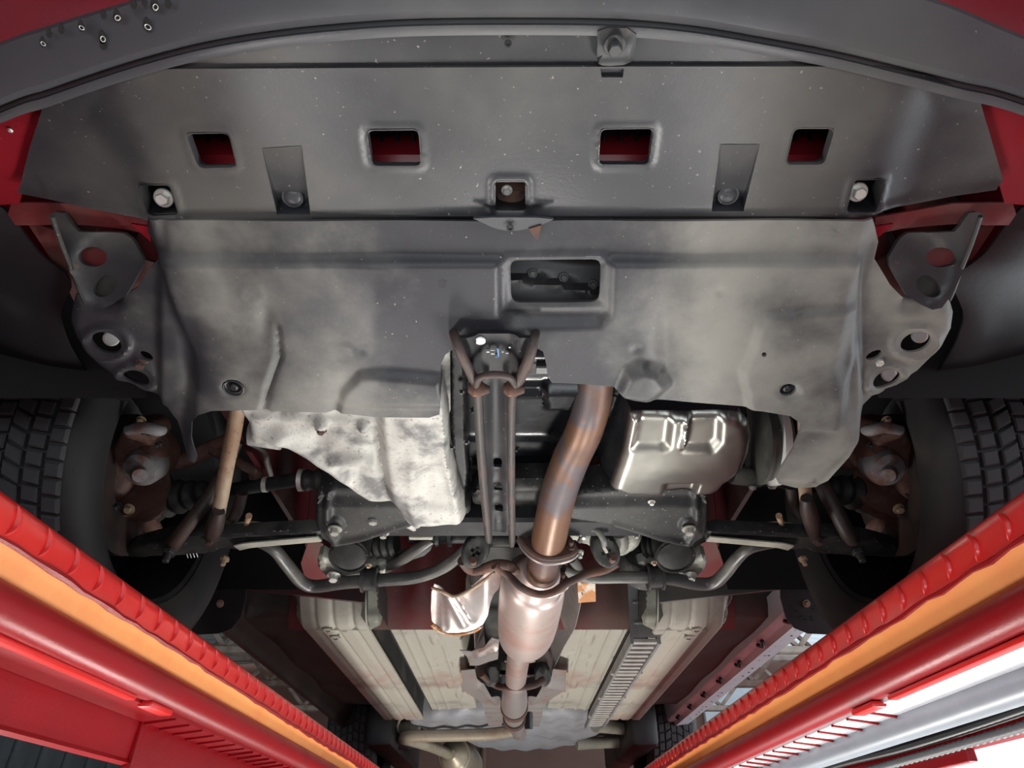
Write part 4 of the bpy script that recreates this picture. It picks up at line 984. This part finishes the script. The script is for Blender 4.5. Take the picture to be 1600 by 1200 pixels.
        tubeP('damper_fork', [(1262, 700, .60, 8), (1276, 740, .555, 11), (1290, 768, .52, 12), (1308, 802, .485, 12), (1324, 832, .458, 12), (1332, 842, .455, 12)], M['rustbrown'], car, 'brown damper fork', n=6)
        tubeP('link_rod', [(1258, 640, .60, 11), (1257, 700, .56, 11), (1257, 750, .52, 10.5), (1260, 790, .488, 9)], M['rustpale'], car, 'pale rusty link rod', n=6, seg=18)
        tubeP('link_joint', [(1260, 778, .486, 9), (1263, 796, .478, 13), (1268, 815, .468, 13), (1272, 834, .462, 10)], M['rustbrown'], car, 'brown link joint', n=5)
        tubeP('damper_fork', [(1236, 760, .53, 9), (1240, 790, .51, 9), (1252, 810, .49, 8)], M['rustbrown'], car, n=5)
for i, x in enumerate((292, 297, 302, 307)):
    G().add(beam_geo(PL(x, 866 - i * .5, (.456, 1.09, -.25)), PL(x + 2, 872 - i * .5, (.456, 1.09, -.25)), .0012, .001)).build('paint_stroke', M['paintmark'], car)

# ---- subframe: mounts, crossmember
SF = (.470, 1.08, -.15)
for s in (-1, 1):
    mx_ = (lambda x: x) if s < 0 else (lambda x: 1600 - x)
    o_ = [(495, 772), (600, 772), (720, 782), (740, 800), (720, 812), (640, 822), (600, 834), (570, 846), (552, 852), (525, 853), (505, 846), (494, 836), (492, 800)]
    sf = plate('subframe_mount', [(mx_(x), y) for x, y in o_], M['steeldust'], SF, car, 'dusty black subframe mount', th=.045, res=.0034, smooth=1, edge=(.008, .008),
               bumps=[ridge([(mx_(511), 770), (mx_(511), 828), (mx_(522), 842)], 6, .006), plateau([(mx_(500), 760), (mx_(720), 760), (mx_(720), 790), (mx_(500), 788)], -.012, 6), dome(mx_(525), 820, 14, 14, .006), ridge([(mx_(520), 850), (mx_(570), 840), (mx_(640), 818)], 4, .006)])
    boltL(mx_(525), 820, SF, 11, 'steelbeige', name='bolt', parent=sf, lift=.008)
    c = PZ(mx_(546), 864, .484)
    lathe('rubber_bush', c + Vector((0, -.004, -.012)), c + Vector((0, .03, .05)), [(0, .020), (.05, .034), (.5, .036), (1, .034)], M['rubberblk'], car, 'black rubber rear bush', seg=28)
    lathe('bush_ring', c + Vector((0, -.003, -.008)), c + Vector((0, .004, .002)), [(0, .034), (0, .0385), (1, .0385), (1, .034)], M['steeldust'], car, seg=28, cap=False)
    bc = plate('bush_carrier', [(mx_(x), y) for x, y in [(498, 866), (520, 880), (548, 893), (590, 880), (606, 884), (606, 902), (580, 908), (520, 908), (504, 900), (494, 884)]], M['alu2'], (.50, 1.32, -.25), car, 'dull grey bush carrier', th=.02, res=.006, smooth=1, edge=(.006, .006))
    boltL(mx_(522), 899, (.492, 1.32, -.25), 11, 'zinc', name='bolt', parent=bc)
    plate('bay_sheet', [(mx_(x), y) for x, y in [(484, 840), (505, 850), (500, 880), (520, 905), (505, 915), (478, 908), (470, 880)]], M['darkred'], (.54, 1.45, -.4), car, th=.004, res=.01)
G().add(beam_geo(PZ(600, 806, .50), PZ(1000, 806, .50), .07, .05)).build('crossmember', M['steeldark'], car, 'black rear engine crossmember')
cm = plate('crossmember_plate', [(735, 758), (790, 752), (850, 752), (900, 752), (960, 768), (1010, 778), (1006, 812), (960, 812), (910, 800), (840, 800), (740, 800)], M['steeldust'], (.505, 1.05, -.12), car, 'dusty black crossmember plate', th=.03, res=.007, smooth=1, edge=(.006, .006), bumps=[ridge([(740, 765), (900, 760), (1000, 790)], 5, .004)])
boltL(934, 800, (.50, 1.05, -.12), 5, 'steeldust', name='bolt', parent=cm); boltL(896, 801, (.50, 1.05, -.12), 5, 'steeldust', name='bolt', parent=cm)
# steering rack
rk = tubeP('steering_rack', [(640, 832, .535, 17), (700, 832, .535, 17), (760, 832, .535, 17), (830, 832, .535, 17), (880, 832, .535, 16)], M['steeldark'], car, 'black steering rack tube', n=2, seg=20)
for x in (684, 703): tubeP('rack_clamp', [(x - 3, 834, .533, 20), (x + 3, 834, .533, 20)], M['black'], rk, n=1, seg=20)
boltP(692, 820, .51, 7, 'zinc', kind='stud', name='bolt', parent=rk)
tubeP('rack_pipe', [(745, 843, .51, 3), (800, 843, .51, 3), (850, 842, .51, 3)], M['bracket'], rk, n=3, seg=8)
tubeP('rack_pipe', [(800, 850, .505, 2.5), (812, 838, .505, 2.5), (826, 826, .50, 2.5)], M['bracket'], rk, n=3, seg=8)
vh = plate('rack_valve_housing', [(884, 818), (920, 814), (960, 818), (1000, 830), (1006, 850), (985, 868), (960, 876), (940, 866), (905, 850), (884, 845)], M['alu2'], (.51, 1.25, -.3), car, 'dull aluminium steering valve housing', th=.05, res=.006, smooth=1, edge=(.01, .01), bumps=[ridge([(890, 826), (990, 838)], 8, .008), dome(968, 845, 13, 14, .015)])
lathe('valve_cap', PZ(968, 834, .50), PZ(970, 860, .485), [(0, .012), (.3, .016), (.8, .015), (1, .009)], M['alu2'], vh)
for x, y in ((911, 832), (906, 862)): boltP(x, y, .488, 8, 'zinc', kind='stud', name='bolt', parent=vh)
for x, y in ((968, 824), (994, 836)): boltP(x, y, .50, 6, 'alu2', name='bolt', parent=vh)
for s, xs in ((-1, (560, 620)), (1, (1004, 1046))):
    lathe('rack_boot', PZ(xs[0], 856, .53), PZ(xs[1], 850, .53), boot_prof(.022, .026, 5, .2), M['rubberblk'], car, 'ribbed steering rack boot')
plate('rack_bracket', [(585, 870), (640, 862), (665, 846), (680, 842), (670, 866), (640, 876), (610, 890), (590, 890)], M['bracket'], (.52, 1.3, -.3), car, th=.008, res=.006, smooth=1)
tubeP('cross_strut', [(588, 894, .50, 8), (625, 876, .50, 9), (655, 856, .50, 9), (676, 844, .505, 6)], M['barsteel'], car, 'grey cross strut', n=5)
tubeP('cross_strut', [(893, 872, .49, 8), (905, 890, .49, 7), (912, 905, .495, 7)], M['barsteel'], car, n=4)
lathe('mount_drum', PZ(1010, 862, .53), PZ(1004, 902, .50), [(0, .05), (.3, .055), (.8, .05), (1, .03)], M['steeldust'], car, 'dark rounded mount', seg=28)
# sway bar
tubeP('sway_bar', [(385, 838, .50, 9), (425, 856, .485, 9.5), (448, 882, .475, 10), (470, 908, .47, 10), (492, 916, .47, 10), (540, 910, .47, 10), (600, 906, .47, 10), (650, 902, .47, 9.5), (690, 888, .475, 9.5), (718, 868, .48, 9.5), (745, 848, .49, 9), (800, 846, .51, 8)], M['barsteel'], car, 'grey steel sway bar', n=8, seg=18)
tubeP('sway_bar', [(880, 890, .48, 8), (920, 902, .475, 9), (980, 902, .47, 9.5), (1040, 903, .47, 10), (1090, 912, .47, 10), (1116, 910, .47, 10), (1134, 894, .475, 10), (1152, 872, .48, 9.5), (1172, 856, .485, 9), (1210, 848, .495, 8)], M['barsteel'], car, 'grey steel sway bar', n=8, seg=18)
for x, y in ((578, 903), (1024, 899)):
    c = PZ(x, y + 2, .468)
    cl_ = lathe('sway_bar_clamp', c + Vector((-.016, 0, 0)), c + Vector((.016, 0, 0)), [(0, .014), (0, .026), (.12, .026), (.15, .021), (.85, .021), (.88, .026), (1, .026), (1, .014)], M['steeldust'], car, 'dusty clamp round the sway bar', seg=24, cap=False)
    boltP(x - 2, y - 20, .462, 5, 'rustpale', name='bolt', parent=cl_)
    G().add(beam_geo(c + Vector((0, .02, -.012)), c + Vector((0, .05, .05)), .028, .012)).build('clamp_leg', M['steeldust'], cl_)
# ---- floor pan
def S(a, b, x): return ss(a, b, x)
def groove(x, c, w, d): return d * np.exp(-((x - c) / w) ** 2)
def floor_z(X, Y):
    A = np.abs(X)
    z = np.full(X.shape, .525)
    z = z + .15 * S(.150, .105, A)                                           # tunnel
    z = z + .028 * S(.332, .338, A) * S(.366, .360, A)                       # gap beside the rail
    z = z - .030 * S(.362, .370, A) * S(.545, .535, A)                       # frame rails
    z = z + .030 * S(.545, .56, A)
    for c in (.405, .455, .50): z = z + groove(A, c, .006, .006)
    for c in (.20, .262, .30): z = z - groove(A, c, .006, .004)
    for yy, xx in ((2.02, .22), (2.3, .18), (2.3, .25), (2.62, .22), (2.8, .2)):
        z = z - .008 * np.exp(-((Y - yy) / .05) ** 4 - ((A - xx) / .012) ** 4)
    z = z - .004 * np.exp(-((np.hypot((X + .20), (Y - 2.25)) - .035) / .008) ** 2) - .004 * np.exp(-((np.hypot((X - .20), (Y - 2.2)) - .035) / .008) ** 2)
    z = z + .003 * np.sin(Y * 14 + A * 20) * S(.56, .6, A)
    z = z + .30 * S(1.90, 1.78, Y) * S(.57, .60, A)                          # wheel house corner
    z = z + .16 * S(1.86, 1.76, Y) * S(.35, .33, A)                          # toe board
    z = z + .14 * (S(1.79, 1.62, Y)) * S(.33, .36, A) * S(.60, .57, A)
    z = z + .05 * S(1.915, 1.86, Y) * S(.36, .34, A)
    z = z + .06 * S(3.15, 3.35, Y)
    return z
def grid_part(name, x0, x1, y0, y1, nx, ny, fn, mat, label, parent=car, **kw):
    xs = np.linspace(x0, x1, nx); ys = np.linspace(y0, y1, ny)
    X, Y = np.meshgrid(xs, ys); Z = fn(X, Y)
    v = np.c_[X.ravel(), Y.ravel(), Z.ravel()].tolist(); f = []
    for j in range(ny - 1):
        for i in range(nx - 1):
            a = j * nx + i; f.append((a, a + nx, a + nx + 1, a + 1))
    return mesh(name, v, f, mat, parent, label, sharp=60, fix=False, **kw)
ysn = 150
grid_part('floor_pan', -.336, -.115, 1.86, 3.32, 110, 150, floor_z, M['under'], 'pale coated floor pan')
grid_part('floor_pan', .115, .336, 1.86, 3.32, 110, 150, floor_z, M['under'], 'pale coated floor pan')
grid_part('tunnel', -.118, .118, 1.70, 3.32, 50, 60, lambda X, Y: floor_z(X, np.maximum(Y, 1.95)), M['undershade'], 'dark floor tunnel')
for s in (-1, 1):
    a, b_ = (-.56, -.368) if s < 0 else (.368, .56)
    a2, b2 = (-.372, -.333) if s < 0 else (.333, .372)
    grid_part('rail_gap', a2, b2, 1.7, 3.32, 12, 60, lambda X, Y: .50 + .085 * S(.333, .338, np.abs(X)) * S(.372, .367, np.abs(X)) + .02 * S(.35, .34, np.abs(X)), M['undershade'], 'dark gap beside the rail')  # shade of the gap put in as a dark strip
    grid_part('frame_rail', a, b_, 1.60, 3.32, 90, 150, floor_z, M['under'] , 'pale coated frame rail')
    a, b_ = (-.80, -.558) if s < 0 else (.558, .80)
    grid_part('floor_panel', a, b_, 1.62, 3.32, 50, 80, floor_z, M['undershade'], 'dark outer floor panel')  # shadow outside the rail carried by the darker coating
    # front face of the rail
    mx_ = (lambda x: x) if s < 0 else (lambda x: 1600 - x)
    plate('rail_nose', [(mx_(x), y) for x, y in [(466, 908), (590, 908), (598, 960), (590, 990), (520, 992), (470, 985), (458, 960)]], M['undergrey'], (.505, 1.80, -1.0), car, 'grey green nose of the frame rail', th=.01, res=.008, smooth=1, edge=(.01, .02), bumps=[ridge([(mx_(460), 962), (mx_(600), 962)], 8, .006)])
    for x, y in ((512, 984), (524, 996)):
        boltP(mx_(x), y, .492, 8, 'under', kind='washer', name='floor_plug', parent=car)
# plastic line cover: a ladder of rungs along the right of the floor
lc = empty('line_cover', (.335, 2.3, .49), 'x', 'x'); del lc['label']; del lc['category']
lc.parent = car; lc.location = Vector((.335, 2.3, .49)) - WORLD['car']; lc['label'] = 'grey plastic line cover with rungs'
def lx(y): return .352
for dx in (-.036, .036):
    G().add(beam_geo((lx(1.86) + dx, 1.86, .488), (lx(3.25) + dx, 3.25, .488), .008, .03)).build('strip', M['ladder'], lc)
G().add(beam_geo((lx(1.86), 1.86, .512), (lx(3.25), 3.25, .512), .076, .004)).build('backing', M['rubberblk'], lc)
y = 1.88
i = 0
while y < 3.24:
    x = lx(y); G().add(beam_geo((x - .035, y, .484), (x + .035, y, .484), .020, .010)).build('rung', M['rung'], lc, 'pale rung')
    if i % 8 == 7: G().add(beam_geo((x - .048, y + .018, .480), (x + .048, y + .018, .480), .02, .01)).build('clip', M['steelbeige'], lc)
    y += .047; i += 1
G().add(beam_geo((lx(1.82), 1.86, .490), (lx(1.82) , 1.80, .70), .078, .008, (0, 1, 0))).build('cover_panel', M['ladder'], lc, 'grey panel of the line cover')
for z in (.52, .57, .62): G().add(beam_geo((lx(1.8) - .03, 1.842 - (z - .49) * .28, z), (lx(1.8) + .03, 1.842 - (z - .49) * .28, z), .005, .006)).build('rung', M['ladder'], lc)
for dx in (-.018, .018): G().add(beam_geo((lx(1.82) + dx, 1.848, .490), (lx(1.82) + dx, 1.79, .70), .004, .006, (0, 1, 0))).build('rib', M['ladder'], lc)
# ---- heat shields
hsl = plate('heat_shield', [(674, 918), (690, 924), (712, 932), (745, 915), (770, 895), (785, 888), (782, 920), (768, 942), (760, 975), (738, 986), (705, 990), (680, 984), (672, 975)], M['shieldalu'], (.475, 1.5, -.35), car, 'aluminium heat shield with rusty edge', th=.002, res=.006, smooth=1,
      bumps=[ridge([(700, 930), (725, 975)], 6, .006), ridge([(715, 930), (738, 970)], 4, .006), ridge([(692, 920), (694, 980)], 4, -.006), plateau([(670, 900), (690, 910), (688, 990), (660, 990)], -.012, 5), blob(760, 930, 20, 40, -.02)])
tubeP('shield_edge', [(674, 975, .452, 3), (690, 987, .447, 4), (715, 990, .445, 4), (740, 985, .447, 4), (752, 978, .45, 3)], M['rustorange'], hsl, 'orange rusty rim', n=5, seg=8)
tubeP('shield_edge', [(674, 918, .478, 2), (690, 924, .475, 3), (712, 932, .47, 3), (745, 915, .478, 3), (772, 894, .485, 2)], M['rustpale'], hsl, n=5, seg=8)
plate('shield_tab', [(902, 906), (930, 906), (931, 940), (904, 942)], M['rustorange'], (.475, 1.45, -.5), car, 'orange rusted shield tab', th=.003, res=.006, bumps=[dome(916, 910, 6, 6, .004)])
def tun(s, pts0, pts1, nm, mat, lab):
    a = [Vector(p) for p in pts0]; b_ = [Vector(p) for p in pts1]
    m_ = [(p + q) / 2 + Vector((s * .012, 0, -.004)) for p, q in zip(a, b_)]
    v, f = loft_geo([a, m_, b_], 40, .002, (s, 0, .3))
    v = [(x, y, z + .0035 * math.sin(y * 60)) if y > 2.6 else (x, y, z) for x, y, z in v]
    mesh(nm, v, f, mat, car, lab)
tun(1, [(.075, 1.45, .60), (.08, 1.7, .60), (.085, 1.9, .60), (.09, 2.2, .60), (.09, 2.4, .60), (.09, 3.2, .60)], [(.150, 1.45, .47), (.158, 1.75, .485), (.145, 2.0, .50), (.128, 2.3, .50), (.105, 2.5, .50), (.105, 3.2, .50)], 'heat_shield', M['shieldalu'], 'grey pink heat shield wall of the tunnel')
tun(-1, [(-.075, 1.45, .60), (-.085, 1.9, .60), (-.09, 2.4, .60), (-.09, 3.2, .60)], [(-.085, 1.45, .49), (-.10, 1.9, .50), (-.115, 2.3, .50), (-.105, 3.2, .50)], 'heat_shield', M['shieldalu'], 'grey heat shield wall of the tunnel')
for s in (-1, 1):
    mx_ = (lambda x: x) if s < 0 else (lambda x: 1606 - x)
    if s < 0: plate('shield_wing', [(718, 1016), (738, 1018), (757, 1008), (768, 996), (780, 1000), (778, 1030), (764, 1034), (748, 1040), (734, 1040), (732, 1028)], M['shieldalu'], (.485, 2.2, -.06), car, 'creased aluminium heat shield wing', th=.002, res=.010, bumps=[ridge([(732, 1030), (776, 1012)], 3, .010), ridge([(745, 1020), (770, 1000)], 3, .008)])
    plate('shield_wing', [(mx_(x), y) for x, y in [(720, 1048), (742, 1046), (745, 1060), (756, 1066), (768, 1084), (780, 1088), (790, 1100), (784, 1134), (764, 1137), (758, 1112), (752, 1098), (738, 1088), (722, 1076)]], M['shieldalu'], (.483, 2.5, -.01), car, 'creased aluminium heat shield wing', th=.002, res=.012, bumps=[ridge([(mx_(724), 1074), (mx_(750), 1068), (mx_(775), 1095)], 5, .014), lambda X, Y: .004 * np.sin(Y * .9) * ss(1095, 1105, Y)])
    tubeP('shield_edge', [(mx_(720), 1050, .484, 1.2), (mx_(721), 1064, .484, 1.6), (mx_(723), 1076, .484, 1.6), (mx_(738), 1088, .484, 1.2)], M['rustpale'], car, 'rusty shield edge', n=4, seg=6)
# ---- sills
G().add(extr_geo([(-.795, .60), (-.79, .515), (-.765, .500), (-.755, .505), (-.752, .53), (-.73, .56), (-.73, .60)], 1.62, 3.45, False, 4)).build('sill', M['silldark'], car, 'dark sill, left')  # darker base colour than the opposite sill
sw = G().add(extr_geo([(.70, .60), (.705, .535), (.715, .528), (.735, .528), (.742, .512), (.80, .520), (.83, .56), (.83, .62)], 1.66, 3.45, False, 4)).build('sill', M['sillwhite'], car, 'pale blue white sill cover')
for i in range(7):
    y = 1.78 + i * .24
    tubeW('sill_clip', [(.715, y, .522, .006), (.722, y + .02, .514, .007), (.716, y + .045, .522, .006)], M['blackgloss'], sw, 'black sill clip', n=3, seg=8)
for i in range(30):
    y = 1.72 + i * .055
    for x in (.760, .775):
        if random.random() < .6: bolt((x + random.uniform(-.004, .004), y, .5155), .0035, 'void', (0, 0, -1), kind='washer', name='drain_hole', parent=sw)
# ---- mud flaps
for s in (-1, 1):
    mx_ = (lambda x: x) if s < 0 else (lambda x: 1604 - x)
    mf = plate('mud_flap', [(mx_(x), y) for x, y in [(318, 872), (384, 905), (384, 934), (376, 964), (362, 982), (342, 990), (300, 992), (230, 980), (200, 900)]], M['black'], (.50, 1.55, -2.2), car, 'black mud flap', th=.005, res=.012)
    boltL(mx_(344), 943, (.50, 1.55, -2.2), 6, 'rustpale', name='screw', parent=mf)
    for i in range(10):
        a = mx_(330 + random.random() * 40); b_ = 945 + random.random() * 24
        if s > 0: boltL(a, b_, (.50, 1.55, -2.2), 1.8, 'steeldust', kind='washer', name='rivet', parent=mf)
    k = [PZ(mx_(x), y, z) for x, y, z in [(352, 868, .60), (392, 880, .64), (420, 910, .62), (440, 960, .58)]]
    # wheel house
    v = []; f = []
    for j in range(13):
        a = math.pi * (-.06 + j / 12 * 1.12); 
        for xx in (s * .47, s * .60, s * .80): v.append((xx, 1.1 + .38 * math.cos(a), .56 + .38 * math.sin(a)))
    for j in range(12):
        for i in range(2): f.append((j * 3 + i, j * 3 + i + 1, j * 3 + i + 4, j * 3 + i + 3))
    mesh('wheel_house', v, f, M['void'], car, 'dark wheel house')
# dark sheets closing the bay sides behind the arms
for s in (-1, 1):
    G().add(loft_geo([[(s * .60, 1.50, .50), (s * .36, 1.66, .52)], [(s * .60, 1.48, .97), (s * .36, 1.64, .97)]], 6, .01, (0, 1, 0))).build('bay_wall', M['bayred'] if s < 0 else M['undershade'], car, 'dark inner bay wall')

# ---- wheels
def tyre(xc, yc, zc, s, front):
    R, W = .31, .20
    xi = xc - s * W / 2; xo = xc + s * W / 2
    prof = [(.205, .004), (.215, -.004), (.245, -.014), (.270, -.014), (.286, -.006), (.2935, .006), (.2965, .02)]
    pr = [(xi + s * a, r) for r, a in prof] + [(xi + s * W * .5, .297)] + [(xo - s * a, r) for r, a in reversed(prof)]
    seg = 72; v = []; f = []
    for x, r in pr:
        for k in range(seg):
            t = 2 * math.pi * k / seg; v.append((x, yc + r * math.cos(t), zc + r * math.sin(t)))
    for i in range(len(pr) - 1):
        for k in range(seg): f.append((i * seg + k, i * seg + (k + 1) % seg, (i + 1) * seg + (k + 1) % seg, (i + 1) * seg + k))
    ty = mesh('tyre', v, f, M['rubber'], car, 'black tyre with blocky tread')
    # rim: barrel and face
    rp = [(xi + s * .004, .208), (xi + s * .010, .196), (xi + s * .05, .186), (xi + s * .13, .180), (xi + s * .15, .16), (xi + s * .155, .05), (xi + s * .155, .01)]
    v = []; f = []
    for x, r in rp:
        for k in range(48):
            t = 2 * math.pi * k / 48; v.append((x, yc + r * math.cos(t), zc + r * math.sin(t)))
    for i in range(len(rp) - 1):
        for k in range(48): f.append((i * 48 + k, i * 48 + (k + 1) % 48, (i + 1) * 48 + (k + 1) % 48, (i + 1) * 48 + k))
    mesh('rim', v, f, M['black'], car, 'dark inside of the wheel rim', fix=False)
    # tread blocks
    N_ = 78 if front else 50
    rows = [(.008, .030, 0, 1.0), (.034, .056, .35, 1.15), (.062, .086, .1, .9), (.089, .111, .4, .9), (.114, .138, .6, 1.15), (.144, .166, .2, 1.0), (.170, .192, .5, 1.0)]
    cache = {}
    def blk(ri):
        if ri in cache: return cache[ri]
        a, b_, ph, sk = rows[ri]; w = b_ - a; L = 2 * math.pi * R / N_ * .80; h = .008; c = .002
        skew = (.002, .004, .012, 0, -.012, -.004, -.002)[ri]
        vv = []
        for z, e in ((0, 0), (h * .75, 0), (h, c)):
            for sx, sy in ((-1, -1), (1, -1), (1, 1), (-1, 1)):
                vv.append((s * (sx * (w / 2 - e)), sy * (L / 2 - e) + sx * skew * .5, z))
        ff = [(8, 9, 10, 11)] + [(i * 4 + k, i * 4 + (k + 1) % 4, i * 4 + 4 + (k + 1) % 4, i * 4 + 4 + k) for i in range(2) for k in range(4)]
        me = bpy.data.meshes.new('tread_block'); bm = bmesh.new(); me.from_pydata(vv, [], ff); bm.from_mesh(me); bmesh.ops.recalc_face_normals(bm, faces=bm.faces); bm.to_mesh(me); bm.free()
        me.materials.append(M['tread']); cache[ri] = me; return me
    vis = []
    rest = G()
    for ri, (a, b_, ph, sk) in enumerate(rows):
        for k in range(N_):
            t = 2 * math.pi * (k + ph) / N_
            xx = xi + s * (a + b_) / 2; rr = .2935 if ri in (0, len(rows) - 1) else .2962
            p = Vector((xx, yc + rr * math.cos(t), zc + rr * math.sin(t)))
            nrm = Vector((0, math.cos(t), math.sin(t))); tan = Vector((0, math.sin(t), -math.cos(t)))
            mat_ = Matrix((( 1, 0, 0), (0, tan.y, nrm.y), (0, tan.z, nrm.z)))
            tt = t % (2 * math.pi)
            if front and math.pi * .78 < tt < math.pi * 1.42:
                o = link('tread_block', blk(ri), None, ty, loc=p); o.rotation_euler = mat_.to_euler()
            else:
                me = blk(ri); n0 = len(rest.v)
                rest.add([p + mat_ @ q.co for q in me.vertices], []) if False else rest.add(([p + mat_ @ q.co for q in me.vertices], [tuple(q.vertices) for q in me.polygons]))
    rest.build('tread', M['tread'], ty, kind='stuff', fix=False)
    return ty
for s in (-1, 1):
    tyre(s * .705, YH, ZH, s, True)
    tyre(s * .73, 3.72, ZH, s, False)
# ---- rear: tank, pipes, silencer, suspension
plate('fuel_tank', [(636, 1118), (960, 1118), (955, 1140), (930, 1155), (900, 1168), (830, 1176), (760, 1174), (715, 1160), (690, 1148), (640, 1140)], M['tank'], (.47, 3.5, -.06), car, 'grey ribbed fuel tank', th=.12, res=.02, smooth=1, edge=(.05, .03), bumps=[lambda X, Y: .004 * np.sin(X * .17)])
plate('boot_floor', [(590, 1100), (1020, 1100), (1000, 1150), (620, 1150)], M['void'], (.56, 3.4, 0), car, 'dark rear floor', th=.01, res=.05)
tubeW('tail_pipe', [(.02, 3.15, .455, .022), (-.10, 3.22, .45, .024), (-.30, 3.26, .45, .024), (-.44, 3.28, .45, .024), (-.475, 3.34, .45, .024), (-.44, 3.42, .45, .024), (-.36, 3.55, .44, .024), (-.28, 3.8, .43, .024)], M['beigepipe'], car, 'beige rear exhaust pipe', n=8, seg=18)
tubeW('silencer', [(-.29, 3.70, .43, .02), (-.28, 3.74, .43, .07), (-.27, 3.80, .43, .085), (-.24, 4.15, .43, .085), (-.23, 4.2, .43, .06)], M['beigepipe'], car, 'beige rear silencer can', n=5, seg=26)
tubeW('silencer_shell', [(-.55, 3.32, .47, .02), (-.52, 3.40, .47, .05), (-.46, 3.46, .47, .05), (-.42, 3.5, .47, .02)], M['black'], car, 'black bracket by the rear pipe', n=4)
for (a, b_) in (((.36, 3.25, .49), (.66, 3.55, .50)), ((.30, 3.55, .46), (.66, 3.60, .47)), ((-.42, 3.30, .49), (-.66, 3.5, .50))):
    tubeW('trailing_link', [(*a, .03), (*[(p + q) / 2 for p, q in zip(a, b_)], .024), (*b_, .03)], M['undergrey'], car, 'grey rear suspension link', n=4)
tubeW('brake_pipe', [(-.47, 3.2, .52, .006), (-.50, 3.3, .48, .006), (-.46, 3.42, .46, .006), (-.48, 3.5, .47, .006)], M['steelbeige'], car, n=6, seg=8)
for s in (-1, 1):
    G().add(box_geo((min(s * .50, s * .62), 3.2, .40), (max(s * .50, s * .62), 4.2, .62), .03)).build('trailing_arm', M['black'], car, 'black rear suspension arm')
